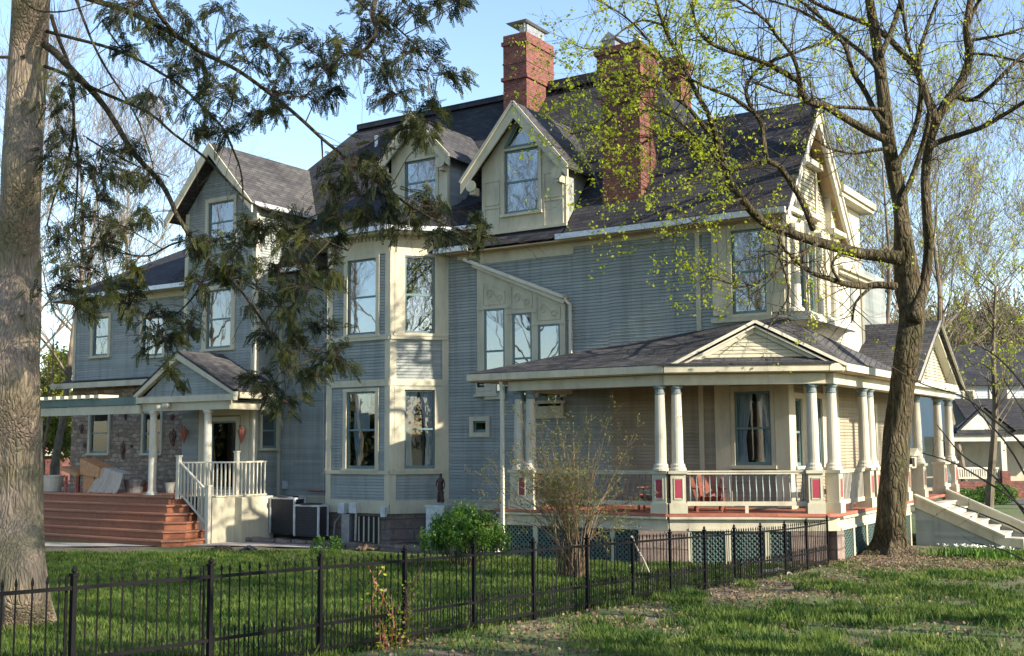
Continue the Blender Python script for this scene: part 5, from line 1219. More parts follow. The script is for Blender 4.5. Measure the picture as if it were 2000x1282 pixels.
# ---- the big conifer at the left ----
cf = empty('conifer_tree', hit(45, 1232), 'big conifer whose thick bare trunk stands at the far left with drooping needled boughs', 'tree')
DC = 14.3
trunk('trunk', trace([(38,1262),(40,1225),(40,1170),(38,1100),(36,1000),(35,880),(33,760),(34,640),(35,520),(36,430),(42,330),(50,220),(57,110),(62,0),(66,-110)], DC, DC+.2, [150,124,108,100,94,92,88,84,81,79,77,74,73,74,72]), M['bark1'], cf, 56, 16, 6, .12, .045); m = MB()
for u_, v_ in ((48,198),(62,412),(48,495),(42,612),(40,320),(60,700)):
    p = atD(u_, v_, DC-.235); m = MB(); m.lathe(p[0], p[1], [(.01,p[2]-.05),(.045,p[2]-.02),(.05,p[2]+.02),(.01,p[2]+.05)], 7); m.build('knot', M['bark1'], cf, smooth=True)
CL = [
 ([(60,-30),(110,-20),(172,-2),(246,21),(305,49),(344,70),(393,102),(440,125),(474,144),(526,182),(579,225),(628,270),(667,302),(705,335),(745,362),(790,395),(840,425),(900,450),(960,465)], DC, DC-2.5, (13, 3)),
 ([(92,62),(151,77),(218,95),(274,119),(316,144),(354,168),(393,207),(432,246),(453,288),(470,333),(475,386),(476,450)], DC, DC-1.6, (8, 3)),
 ([(88,88),(110,105),(140,137),(190,190),(225,239),(260,298),(309,351),(330,385),(351,430),(404,507),(440,535),(467,563),(502,612),(547,683),(565,735)], DC, DC-2.2, (16, 3)),
 ([(88,130),(120,142),(151,158),(211,186),(291,221),(337,260),(397,305),(442,351),(491,397),(560,425),(620,462),(680,490)], DC, DC-1.8, (8, 3)),
 ([(146,-10),(160,30),(183,88),(211,140),(253,204),(281,263),(300,330)], DC-.8, DC-1.8, (7, 2)),
 ([(292,-10),(305,20),(330,53),(345,72)], DC-1.2, DC-1.4, (12, 6)),
 ([(100,30),(112,70),(137,140),(144,246),(133,316),(108,380),(92,440)], DC+.2, DC+.5, (9, 3)),
 ([(144,246),(152,300),(150,380),(146,450),(170,520)], DC+.3, DC+.3, (6, 2)),
 ([(40,-5),(70,20),(130,22),(200,0)], DC-.5, DC-1, (4, 3)),
 ([(650,-20),(700,2),(720,20),(755,38),(790,68),(815,90),(840,108),(870,130)], DC-1.8, DC-2.6, (5, 2)),
 ([(735,-10),(728,30),(735,60),(720,90),(690,110)], DC-1.8, DC-2.2, (12, 4)),
 ([(460,145),(455,190),(448,215),(430,240)], DC-1.4, DC-1.8, (5, 3)), ([(628,272),(630,310),(628,350)], DC-1.8, DC-1.8, (4, 2)),
 ([(660,300),(648,320),(630,335)], DC-1.8, DC-1.8, (4, 2)), ([(200,40),(225,80),(255,110),(300,130)], DC-.4, DC-.6, (5, 2)),
 ([(360,470),(330,480),(290,500),(240,495),(200,480),(150,495)], DC-1.2, DC-.8, (5, 2)),
 ([(410,510),(390,560),(360,600),(310,640)], DC-1.4, DC-1.3, (5, 2)),
 ([(170,270),(220,300),(280,330),(330,345)], DC, DC-.3, (4, 2)), ([(90,210),(70,250)], DC-.2, DC-.2, (4, 2)),
 ([(50,110),(20,112),(-20,112)], DC, DC, (7, 6)),
]
m = MB(); cs = []
for pts, d0, d1, w in CL: cs.append(limb(m, trace(pts, d0, d1, w), 6, 3))
CP = np.array([o[:3] for out in cs for o in out])
clus = [(230,30,50),(290,55,50),(330,90,55),(250,100,42),(375,105,52),(335,150,55),(390,180,55),(300,190,45),(400,225,42),(450,180,40),(480,120,48),(520,90,42),(565,125,48),(605,100,48),(640,135,42),(660,80,48),(705,40,48),(745,25,40),(800,25,36),(850,12,30),(892,8,34),(540,185,38),(592,190,38),(510,235,35),(440,262,36),(382,255,30),(640,180,30),(705,105,50),(752,140,50),(792,105,48),(832,140,45),(872,150,34),(772,185,38),(540,215,30),
 (820,235,34),(830,270,32),(845,215,26),(800,250,24),(470,60,35),(430,20,40),(360,30,45),(270,10,40),(120,165,36),(112,222,36),(132,265,36),(100,305,40),(152,325,40),(120,365,40),(195,335,44),(232,345,42),(292,355,40),(255,300,34),(162,425,48),(112,475,48),(202,480,52),(172,525,48),(122,565,48),(212,565,48),(252,595,46),(292,622,44),(312,672,42),(332,732,32),(150,600,40),(240,450,38),(290,420,30),(330,660,32),(370,640,30),(190,390,36),(270,540,34),
 (412,472,46),(462,492,44),(400,560,38),(450,540,34),(520,452,46),(562,462,42),(604,472,38),(542,520,55),(502,562,46),(562,602,52),(594,562,42),(532,662,42),(574,692,46),(604,735,36),(652,700,34),(560,785,30),(640,525,36),(682,332,46),(742,312,46),(702,382,50),(762,402,42),(642,362,36),(664,422,40),(722,432,36),(802,442,46),(852,422,42),(902,462,38),(942,468,32),(832,392,32),(520,770,26),(620,650,36),(660,470,34),(580,520,40),(860,470,36),(490,440,36),(390,470,34),(745,350,36),(640,690,28),(500,740,22)]
m.build('limb', M['bark2'], cf, smooth=True); m = MB()  # darker bark colour paints the backlit shade of these limbs
SP_c = []; SP_a = []; m2 = MB()
for (u, v, r) in clus:
    r = r*1.05
    base = np.array(atD(u, v, DC-1.2+random.uniform(-.7, .7)))
    j = np.argmin(np.linalg.norm(CP-base, axis=1)); q = CP[j]
    # bring the bough to the depth of the limb it hangs from
    dq = dep(q[0], q[1]); base = np.array(atD(u, v, dq+random.uniform(-.35, .35))); rr = r*dq/2200
    j = np.argmin(np.linalg.norm(CP-base, axis=1)); q = CP[j]; mid = (q+base)/2+np.array((0, 0, .06))+rng.normal(size=3)*.04
    m2.tube([tuple(q), tuple(mid), tuple(base)], [.008, .006, .004], 4)
    ns = int(23+r*1.0); subs = [rnd_unit(1)[0]*rr*random.uniform(.3, 1.3)*np.array((1, 1, .85)) for _ in range(6)]
    for s_ in subs: m2.tube([tuple(base), tuple(base+s_*.5+np.array((0, 0, .03))), tuple(base+s_)], [.005, .004, .003], 3, cap=False)
    for _ in range(ns):
        o = subs[random.randrange(6)]+rng.normal(size=3)*rr*.20; c_ = base+o
        a = o/(np.linalg.norm(o)+1e-6)*.7+rnd_unit(1)[0]*.6+np.array((0, 0, -.75)); a /= np.linalg.norm(a)
        SP_c.append(c_); SP_a.append(a)
        if random.random() < .35: m2.tube([tuple(base+rng.normal(size=3)*.02), tuple((base+c_)/2+np.array((0,0,.02))), tuple(c_)], [.004, .003, .002], 3, cap=False)
m2.build('bough_twig', M['twig'], cf)
for out in cs:   # bare side twigs
    for i in range(4, len(out)):
        if random.random() < .45:
            d = np.array(out[i][:3])-np.array(out[i-1][:3]); d /= np.linalg.norm(d)+1e-9
            grow(m, out[i][:3], d+rnd_unit(1)[0]*.9+np.array((0,0,-.15)), random.uniform(.25, .6), .006, 1, [], .7, -.03, 3, 1, .0018)
m.build('twig', M['twig'], cf)
SC = np.array(SP_c); SA = np.array(SP_a); Ls = .15
side_ = np.cross(SA, rnd_unit(len(SA))); side_ /= np.linalg.norm(side_, axis=1, keepdims=True)
QC = []; QA = []; QS = []
for k in range(11):
    t = k/10; base = SC+SA*(t-.4)*Ls; w_ = .038*(1-.6*t)
    for sg in (-1, 1):
        dirv = side_*sg*.85+SA*.55+rng.normal(size=SA.shape)*.12; dirv /= np.linalg.norm(dirv, axis=1, keepdims=True)
        sd_ = np.cross(dirv, np.cross(SA, side_)); sd_ /= np.linalg.norm(sd_, axis=1, keepdims=True)
        QC.append(base+dirv*w_*.5); QA.append(dirv*w_*.55); QS.append(sd_*.0070)
quads('needles', np.concatenate(QC), np.concatenate(QA), np.concatenate(QS), M['hem'], cf)
# ---- bare trees beyond ----
def bare_mesh(seed, lvl=3, kids=2, mr=.011, spread=.62, H=1.0):
    random.seed(seed); m = MB(); tips = []
    pts = [(0, 0, -.3)]; rad = [.18]; x = y = 0
    for i in range(1, 9):
        x += random.gauss(0, .14); y += random.gauss(0, .14); pts.append((x, y, i*1.7)); rad.append(.16*(1-i/9.8))
    m.tube(pts, rad, 8)
    for i in range(3, 9):
        for _ in range(2 if i < 8 else 3):
            a = random.random()*6.28; grow(m, pts[i], (math.cos(a), math.sin(a), random.uniform(.7, 1.4)), random.uniform(3.2, 5.0)*(1.15-i*.05), rad[i]*.55, lvl, tips, spread, .10, 4, kids, mr)
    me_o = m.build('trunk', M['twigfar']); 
    return me_o, tips
protos = []
for sd_, lv in ((3, 3), (5, 3), (9, 3)):
    protos.append(bare_mesh(sd_, lv, 1.5, .0055, .5))
random.seed(21)
BG = [ (1655,46,.95,0,'slim bare tree rising just behind the turret'), (1702,43,1.0,1,'bare tree seen left of the maple trunk behind the porch roof'), (1745,62,1.1,2,'distant bare tree hidden partly by the maple trunk'),
 (1842,44,1.05,0,'grey bare tree leaning right of the forked maple trunk'), (1885,58,1.1,1,'bare tree above the entrance gable'),
 (2075,48,1.1,1,'bare tree reaching in from beyond the right edge'),
 (110,52,1.2,1,'pale bare tree just right of the conifer trunk'), (175,66,1.35,2,'bare tree far behind the rear wing'), (250,72,1.4,0,'hazy bare tree over the rear wing roof'),
 (20,50,1.2,2,'bare tree left of the conifer trunk'), (85,44,.55,0,'small bare tree beside the rear corner of the house')]
for i, (u, d, s_, k, lab) in enumerate(BG):
    p = atD(u, 860, d); z = ground(p[0], p[1])
    t = empty('bare_tree', (p[0], p[1], z), lab, 'tree', 'bare trees around the house')
    src = protos[k][0]; o = src.copy(); COL.objects.link(o); o.parent = t; o.name = 'trunk'
    t.scale = (s_, s_, s_); t.rotation_euler = (0, 0, i*1.3)
    tp = np.array(protos[k][1]); 
    if u > 1600:
        OFF[t.name] = np.zeros(3)
        sel = tp[rng.random(len(tp)) < .15]; leaves('young_leaves', sel+rng.normal(size=sel.shape)*.1, .11, M['leaf'], t, .8)
SH = [(3, -20, .9, 0), (11, -8.5, 1.2, 1), (10, -12.5, 1.0, 0), (7.5, -18, 1.0, 2), (17, -9, 1.15, 0), (21, 9, 1.2, 1), (15, -17, 1.1, 2), (12, -21, 1.0, 1), (-44, -29, 1.1, 0), (-40, -37, 1.2, 1), (-51, -35, 1.2, 2), (-34, -41, 1.1, 0), (-34, -62, 1.2, 0), (-48, -50, 1.2, 1), (-20, -66, 1.2, 2), (-60, -30, 1.2, 0), (-40, -80, 1.5, 1), (-27, -48, .9, 1), (4, -13, .8, 1)]  # unseen trees: some shade the lawn, some mirror in the windows
for i, (x, y, s_, k) in enumerate(SH):
    t = empty('bare_tree', (x, y, .5), 'unseen bare tree outside the frame, placed for lawn shade and window reflections', 'tree', 'trees outside the frame')
    o = protos[k][0].copy(); COL.objects.link(o); o.parent = t; t.scale = (s_*1.1, s_*1.1, s_*1.15); t.rotation_euler = (0, 0, 2.1*i)
for pr0, _ in protos: bpy.data.objects.remove(pr0)
# far woods on the rising ground
random.seed(4); m = MB(); wt_ = []
for i in range(46):
    u = random.uniform(1560, 2120); d = random.uniform(82, 150); p = atD(u, 860, d); z = ground(p[0], p[1]); 
    h_ = random.uniform(7, 11); m.tube([(p[0], p[1], z-.3), (p[0]+.3, p[1], z+h_*.6)], [.25, .1], 5)
    for _ in range(7):
        a = random.random()*6.28; grow(m, (p[0], p[1], z+h_*random.uniform(.3, .62)), (math.cos(a), math.sin(a), .9), h_*.45, .09, 2, wt_, .7, .1, 3, 2, .03)
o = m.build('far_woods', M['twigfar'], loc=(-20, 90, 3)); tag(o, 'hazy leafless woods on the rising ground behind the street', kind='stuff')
wt_ = np.array(wt_); leaves('far_leaves', wt_[rng.random(len(wt_)) < .5], .3, M['ever'], o, .8)
# ======================= SHRUBS AND SMALL THINGS =======================
random.seed(33)
def shell(c, rx, ry, rz, n, pw=.33):
    v = rnd_unit(n); r = rng.random((n, 1))**pw; return np.array(c)+v*r*np.array((rx, ry, rz))
bx, by, bz = hit(905, 1112); 
bs = empty('evergreen_bush', (bx, by, bz), 'rounded bright green bush in front of the bay corner', 'bush')
c_ = atD(905, 1047, dep(bx, by)); pts = []
for i in range(95):
    v = rnd_unit(1)[0]; v[2] = abs(v[2])*1.1-.3; q = np.array(c_)+v*np.array((.80, .80, .56))*random.uniform(.55, 1.22)
    pts.append(q+rng.normal(size=(150, 3))*np.array((.07, .07, .13)))
Cn = np.concatenate(pts); quads_a = None
leaves('foliage', Cn, .085, M['bushl'], bs, aspect=.32, flat=-.4)
m = MB()
for i in range(26):
    a = random.random()*6.28; r = random.random()**.5*.55
    m.tube([(bx+.2*math.cos(a), by+.2*math.sin(a), bz-.05), (bx+r*math.cos(a), by+r*math.sin(a), bz+.4), (bx+1.3*r*math.cos(a), by+1.3*r*math.sin(a), c_[2]+.1)], [.018, .013, .006], 5)
m.build('stem', M['twig'], bs)
# tall open twiggy shrub
sx, sy, sz_ = hit(1118, 1132); dS = dep(sx, sy)
sh = empty('twiggy_shrub', (sx, sy, sz_), 'tall open shrub of arching bare stems just leafing out before the porch', 'bush')
m = MB(); tp = []
tg = [(1150,815),(1190,815),(1235,855),(1100,860),(1060,880),(1010,905),(985,935),(960,965),(1000,870),(1040,950),(1080,845),(1120,830),(1170,880),(1215,930),(1240,975),(960,1010),(1200,1010),(1030,850),(1140,900),(1090,920),(1180,960),(980,985),(1230,1030),(950,940),(1065,835)]
tg += [(random.gauss(1105, 75), random.gauss(920, 50)) for _ in range(40)]
for (u, v) in tg:
    e_ = np.array(atD(u, v, dS+random.uniform(-1.0, 1.0))); b_ = np.array((sx+random.uniform(-.3, .3), sy+random.uniform(-.25, .25), sz_-.03))
    mid = b_*.5+e_*.5+np.array((0, 0, .35))*(1 if v > 900 else .1); mid[:2] = b_[:2]*.62+e_[:2]*.38
    r0 = random.uniform(.009, .02)
    out = limb(m, [(*b_, r0), (*mid, r0*.6), (*e_, .0035)], 5, 6)
    for o in out[5:]:
        tp.append(o[:3])
        if random.random() < .6: grow(m, o[:3], (e_-mid)/np.linalg.norm(e_-mid)+rnd_unit(1)[0]*.8, random.uniform(.2, .5), .004, 1, tp, .7, .08, 3, 1, .0018)
m.build('stem', M['stwig'], sh)
M_ = 0; tp = np.array(tp); k = rng.random(len(tp)) < .9
leaves('leaves', np.repeat(tp[k], 2, 0)+rng.normal(size=(k.sum()*2, 3))*.04, .05, M['shrubl'], sh, .4)
# dead vine on the fence
vx = fpt(757); vn = empty('fence_vine', vx, 'tangle of dry vine and new leaves climbing the fence in the foreground', 'plant')
m = MB(); tp = []; dv = fence_d(757)-.08
for i in range(17):
    u0 = random.uniform(735, 795); top = random.choice([1090, 1100, 1150, 1180, 1200, 1140]); pts = []
    uu = u0; v = 1300
    while v > top: pts.append((*atD(uu, v, dv+random.uniform(-.07, .07)), random.uniform(.003, .006))); v -= random.uniform(18, 34); uu += random.gauss(0, 9)
    if len(pts) > 2: out = limb(m, pts, 4, 3); tp += [o[:3] for o in out if random.random() < .7]
m.build('stem', M['chair'], vn)
tp = np.array(tp); leaves('leaves', np.repeat(tp, 2, 0)+rng.normal(size=(len(tp)*2, 3))*.05, .04, M['leaf'], vn, .6); leaves('dry_leaves', tp+rng.normal(size=(len(tp), 3))*.03, .05, M['litter'], vn, .6)
# twigs reaching in from the right foreground
ov = atD(2120, 1200, 8.5); g0 = ground(ov[0], ov[1])
fg = empty('foreground_twigs', (ov[0], ov[1], g0), 'dark thin twigs of a bare shrub reaching in from the right edge', 'shrub')
m = MB(); tp = []
for pts in ([(2120,1250),(2060,1090),(2000,995),(1900,925),(1850,900),(1800,885)], [(2120,1250),(2070,1000),(2005,880),(1930,812),(1880,775),(1800,750),(1740,715)], [(2120,1250),(2060,1060),(2005,935),(1960,860),(1900,790),(1850,700)],
            [(2120,1250),(2080,1150),(2010,1050),(1930,1010),(1860,985)], [(2120,1250),(2080,900),(2010,770),(1950,700),(1900,670)], [(2120,1250),(2060,1120),(2005,1010),(1940,930),(1880,890),(1830,830)], [(2120,1250),(2090,1180),(2020,1110),(1960,1075),(1900,1060)], [(2120,1250),(2090,1000),(2030,850),(1990,790),(1960,740)]):
    out = limb(m, trace(pts, 8.5, 8.5+random.uniform(-.8, .8), (6, 2)), 5, 4)
    for o in out[10:]:
        if random.random() < .35: grow(m, o[:3], rnd_unit(1)[0]+np.array((-rt[0]*.8, -rt[1]*.8, .3)), random.uniform(.08, .22), .002, 0, tp, .6, .05, 3, 1, .0011)
m.build('stem', M['twig'], fg); leaves('leaves', np.array(tp), .02, M['shrubl'], fg, .5)
# yellow-green evergreen at the far left and its brick neighbour
pe = atD(112, 890, 56); et = empty('evergreen_tree', (pe[0], pe[1], ground(pe[0], pe[1])), 'yellow-green evergreen between the conifer trunk and the rear wing', 'tree')
pts = [];  
for i in range(90):
    u, v = random.gauss(112, 26), random.uniform(695, 880); w_ = (v-640)/240
    pts.append(np.array(atD(112+(u-112)*min(1.2, w_), v, 56+random.uniform(-1.5, 1.5)))+rng.normal(size=(130, 3))*.28)
leaves('foliage', np.concatenate(pts), .2, M['ever'], et, .5)
m = MB(); m.tube([(pe[0], pe[1], -.5), (pe[0], pe[1], 4)], [.2, .08], 6); m.build('trunk', M['twigfar'], et)
Cr = Fr(atD(0, 860, 60)[:2], rt)   # frame square to the view at 60 m, s grows to the right
def s60(u, d=60): return (u-0)*d/2200
def z60(v, d=60): return C[2]+(888-v)*d/2200
bh = empty('brick_outbuilding', atD(95, 960, 60)[:2]+(0,), 'small red brick outbuilding with white gable boards behind the patio', 'outbuilding')
m = MB(); s0, s1 = s60(40), s60(122); m.poly(Cr, [(s0, -.3), (s1, -.3), (s1, z60(872)), (s60(92), z60(832)), (s0, z60(880))], -3, 0); m.build('wall', M['brick'], bh)
m = MB(); m.bar(Cr.p(s60(92), .1, z60(822)), Cr.p(s60(142), .1, z60(868)), .35, .2); m.bar(Cr.p(s60(92), .1, z60(822)), Cr.p(s60(30), .1, z60(872)), .35, .2)
m.fb(Cr, s60(60), s60(136), z60(905), z60(893), .0, .2); m.build('gable_board', M['white'], bh)
m = MB(); m.slab([Cr.p(s60(92), .3, z60(818)), Cr.p(s60(92), -3.2, z60(818)), Cr.p(s60(145), -3.2, z60(868)), Cr.p(s60(145), .3, z60(868))][::-1], .1); m.slab([Cr.p(s60(92), .3, z60(818)), Cr.p(s60(92), -3.2, z60(818)), Cr.p(s60(20), -3.2, z60(876)), Cr.p(s60(20), .3, z60(876))], .1); m.build('roof', M['roof'], bh)
m = MB(); m.fb(Cr, s60(60), s60(140), -.3, z60(905), .2, .3)
o = MB()
# ---------- neighbouring house at the right ----------
Nd = 58.0
def N_(u): return (u-1000)*Nd/2200
Nf = Fr(atD(1000, 860, Nd)[:2], rt)
def Nz(v, d=Nd): return C[2]+(857-v)*d/2200
nh = empty('neighbour_house', Nf.p(N_(1950), 0, 0), 'pale blue house with a gabled front porch across the street at the right', 'house')
m = MB(); m.fb(Nf, N_(1893), N_(2180), -.5, Nz(738), -9, -3.0); clap(m, Fr(Nf.p(0, -3.0, 0)[:2], rt), rect(N_(1893), N_(2180), .6, Nz(740)), (), 0, .14, .03); m.build('wall', M['siding'] if False else paint('pale_blue_paint', (.36,.42,.46), .6, .08), nh)
m = MB(); m.slab([Nf.p(N_(1878), -2.6, Nz(738)), Nf.p(N_(2200), -2.6, Nz(738)), Nf.p(N_(2170), -7, Nz(650)), Nf.p(N_(1955), -7, Nz(650))], .15)
m.slab([Nf.p(N_(1890), .2, Nz(830)), Nf.p(N_(2190), .2, Nz(830)), Nf.p(N_(2190), -3.0, Nz(770)), Nf.p(N_(1905), -3.0, Nz(770))], .12); m.build('roof', M['roof'], nh)
m = MB(); m.poly(Nf, [(N_(1862), Nz(836)), (N_(1970), Nz(836)), (N_(1914), Nz(795))], -.3, .2); clap(m, Nf, [(N_(1868), Nz(834)), (N_(1962), Nz(834)), (N_(1914), Nz(798))], (), .2); m.build('porch_gable', M['white'], nh)
m = MB(); m.bar(Nf.p(N_(1858), .3, Nz(840)), Nf.p(N_(1914), .3, Nz(790)), .4, .1); m.bar(Nf.p(N_(1914), .3, Nz(790)), Nf.p(N_(1975), .3, Nz(838)), .4, .1); m.fb(Nf, N_(1850), N_(1975), Nz(846), Nz(838), -.4, .3); m.build('porch_gable_roof', M['roof'], nh)
m = MB(); m.fb(Nf, N_(1850), N_(2150), Nz(858), Nz(846), -.1, .15)
for u in (1852, 1952, 2060): m.fb(Nf, N_(u)-.13, N_(u)+.13, Nz(925), Nz(858), -.1, .15)
m.fb(Nf, N_(1852), N_(1952), Nz(912), Nz(908), -.02, .06); m.fb(Nf, N_(1852), N_(1952), Nz(930), Nz(927), -.02, .06)
for i in range(22): s_ = N_(1856)+i*(N_(1948)-N_(1856))/21; m.fb(Nf, s_-.03, s_+.03, Nz(927), Nz(912), -.01, .04)
m.build('porch_posts', M['white'], nh)
m = MB(); m.fb(Nf, N_(1846), N_(1860), -.6, Nz(925), -.3, .3); m.fb(Nf, N_(1944), N_(1960), -.6, Nz(915), -.3, .3); m.fb(Nf, N_(1860), N_(2150), -.6, Nz(935), -.2, .1); m.build('brick_base', M['brick'], nh)
m = MB(); m.fb(Nf, N_(1840), N_(2100), -.6, Nz(848), -2.9, -2.8); m.build('porch_wall', M['cream'], nh)
for (u0, u1, v0, v1, n0) in ((1868, 1898, 860, 912, -2.8), (1985, 2015, 752, 800, -3.0), (1930, 1945, 755, 795, -3.0)):
    m = MB(); m.fb(Nf, N_(u0)-.15, N_(u1)+.15, Nz(v1)-.15, Nz(v0)+.15, n0, n0+.08); w_ = m.build('window', M['white'], nh)
    m = MB(); m.fb(Nf, N_(u0), N_(u1), Nz((v0+v1)/2)+.05, Nz(v0), n0, n0+.1); m.fb(Nf, N_(u0), N_(u1), Nz(v1), Nz((v0+v1)/2)-.05, n0, n0+.1); m.build('pane', M['glass_low'] if False else plain('dark_pane', (.02,.022,.03), .15), w_)
# house on the hill
Hd = 118.
Hf = Fr(atD(1000, 860, Hd)[:2], rt); hs = lambda u: (u-1000)*Hd/2200; hz = lambda v: C[2]+(857-v)*Hd/2200
hh = empty('hill_house', Hf.p(hs(1965), 0, hz(700)), 'white house with a grey hipped roof high on the wooded hill', 'house')
m = MB(); m.fb(Hf, hs(1945), hs(1990), hz(720), hz(612), -5, 0); m.build('wall', M['white'], hh)
m = MB(); a0, a1, b0 = hs(1938), hs(1997), hz(612)
V = [Hf.p(a0, .8, b0), Hf.p(a1, .8, b0), Hf.p(a1, -6, b0), Hf.p(a0, -6, b0), Hf.p((a0+a1)/2, -2.6, hz(575))]; m.add(V, [(0,1,4),(1,2,4),(2,3,4),(3,0,4),(3,2,1,0)]); m.build('roof', M['roof2'], hh)
m = MB()
for u in (1953, 1968): m.fb(Hf, hs(u), hs(u+9), hz(636), hz(620), 0, .1)
m.build('window', M['dark'], hh)
# young street tree and foundation plants at the right
yt = atD(1940, 1003, 44); ytr = empty('young_tree', (yt[0], yt[1], ground(yt[0], yt[1])), 'slim young street tree with upswept twigs in front of the neighbouring house', 'tree')
m = MB(); tp = []; out = limb(m, trace([(1932,1005),(1936,930),(1942,850),(1944,780),(1940,700),(1942,620),(1945,560)], 44, 44, (17, 5)), 7, 3)
for o in out[6:]:
    for _ in range(3): a = random.random()*6.28; grow(m, o[:3], (math.cos(a), math.sin(a), .9), random.uniform(1.0, 2.2), .03, 2, tp, .6, .1, 3, 1, .008)
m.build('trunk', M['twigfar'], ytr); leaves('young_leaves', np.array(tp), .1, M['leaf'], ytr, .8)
for i, (u, v, w, lab) in enumerate(((1885, 975, 40, 'low green shrub left of the young street tree'), (1945, 965, 45, 'low green shrub behind the young street tree'))):
    p = atD(u, v+12, 46); o = empty('low_shrub', (p[0], p[1], ground(p[0], p[1])), lab, 'bush'); 
    leaves('foliage', shell(atD(u, v, 46), w*.021*.9, w*.021*.9, .45, 3200), .09, M['bushl'], o, .5)
# daffodils by the steps
q = hit(1905, 1092); df = empty('daffodil_clump', q, 'clump of white daffodils at the foot of the front steps', 'flowers')
n = 500; c_ = np.array([(q[0]+random.gauss(0, .4), q[1]+random.gauss(.1, .3)) for _ in range(n)]); gz = np.array([ground(a, b) for a, b in c_])
ax_ = np.stack([rng.normal(size=n)*.04, rng.normal(size=n)*.04, .13+.05*rng.random(n)], 1); quads('flower_leaves', np.stack([c_[:, 0], c_[:, 1], gz+.12], 1), ax_, np.stack([np.ones(n)*.012, rng.normal(size=n)*.008, np.zeros(n)], 1), M['bushl'], df)
leaves('petals', np.stack([c_[:90, 0], c_[:90, 1], gz[:90]+.26+.06*rng.random(90)], 1), .055, M['bloom'], df, .9)
# pale rock at the end of the fence, dead branch on the fence
def rock(u, v, r, lab):
    p = hit(u, v); o = MB(); V = []; 
    o.lathe(0, 0, [(.2*r, -.3*r), (r, 0), (.9*r, .3*r), (.5*r, .5*r), (.05, .55*r)], 9)
    o.V = [(p[0]+x*(1.3+.3*math.sin(x*30+y*20)), p[1]+y*(1+.3*math.cos(y*25)), p[2]+z*.8*(1+.25*math.sin(x*19))) for x, y, z in o.V]
    ob = o.build('rock', M['concrete'], loc=p); tag(ob, lab, 'rock')
rock(1512, 1122, .26, 'pale rock lying by the far end of the fence'); rock(1440, 1143, .11, 'small pale stone beside the fence foot')
m = MB(); out = limb(m, trace([(1234,1048),(1246,1075),(1255,1090),(1268,1118)], fence_d(1240)-.1, fence_d(1240)-.1, (5, 3)), 5, 3); limb(m, trace([(1252,1085),(1238,1100),(1225,1108)], fence_d(1240)-.1, fence_d(1240)-.1, (4, 2)), 4, 3); limb(m, trace([(1258,1095),(1252,1118)], fence_d(1240)-.1, fence_d(1240)-.1, (3, 2)), 4, 3)
ob = m.build('dead_branch', plain('bleached_wood', (.34,.29,.24), .8), loc=out[0][:3]); tag(ob, 'bleached forked branch caught on the fence rail', 'branch')
# bronze garden figure
fx, fy = onY(860, 985, -1.2)[0], -1.2
pdz = 1.0; bxx = empty('pedestal_box', (fx, fy, 0), 'pale box at the corner of the bay that carries the bronze figure', 'box')
m = MB(); m.box(fx-.32, fx+.32, fy-.25, fy+.3, -.3, pdz-.06); m.box(fx-.35, fx+.35, fy-.28, fy+.33, pdz-.06, pdz); m.build('body', M['galv'], bxx)
def skin(name, pts, edges, mat, parent=None, loc=None, sub=2):
    off = OFF[parent.name] if parent is not None else np.array(loc, float)
    me = bpy.data.meshes.new(name); me.from_pydata([tuple(np.array(p[:3])-off) for p in pts], edges, []); me.materials.append(mat)
    o = bpy.data.objects.new(name, me); COL.objects.link(o)
    if parent is not None: o.parent = parent
    else: o.location = off
    sk = o.modifiers.new('skin', 'SKIN'); sv = me.skin_vertices[0].data
    for i, p in enumerate(pts): sv[i].radius = (p[3], p[3] if len(p) < 5 else p[4]); 
    sv[0].use_root = True
    s_ = o.modifiers.new('sub', 'SUBSURF'); s_.levels = sub; s_.render_levels = sub; OFF[o.name] = off; return o
X, Y_, Z = fx, fy, pdz
P = [(X,Y_,Z+.47,.075),(X,Y_,Z+.60,.065),(X+.01,Y_,Z+.72,.085),(X+.01,Y_,Z+.79,.028),(X+.015,Y_,Z+.88,.05),(X-.10,Y_,Z+.70,.026),(X-.13,Y_-.02,Z+.58,.02),(X-.06,Y_-.1,Z+.52,.018),(X+.11,Y_,Z+.70,.026),(X+.15,Y_,Z+.57,.02),(X+.13,Y_-.02,Z+.44,.017),(X-.04,Y_,Z+.3,.055),(X-.06,Y_,Z+.05,.06),(X+.05,Y_,Z+.3,.055),(X+.08,Y_,Z+.05,.06)]
o = skin('garden_statue', P, [(0,1),(1,2),(2,3),(3,4),(2,5),(5,6),(6,7),(2,8),(8,9),(9,10),(0,11),(11,12),(0,13),(13,14)], plain('dark_bronze', (.045,.02,.018), .5, .3), loc=(X, Y_, Z)); tag(o, 'dark bronze standing figure on the box at the bay corner', 'statue')
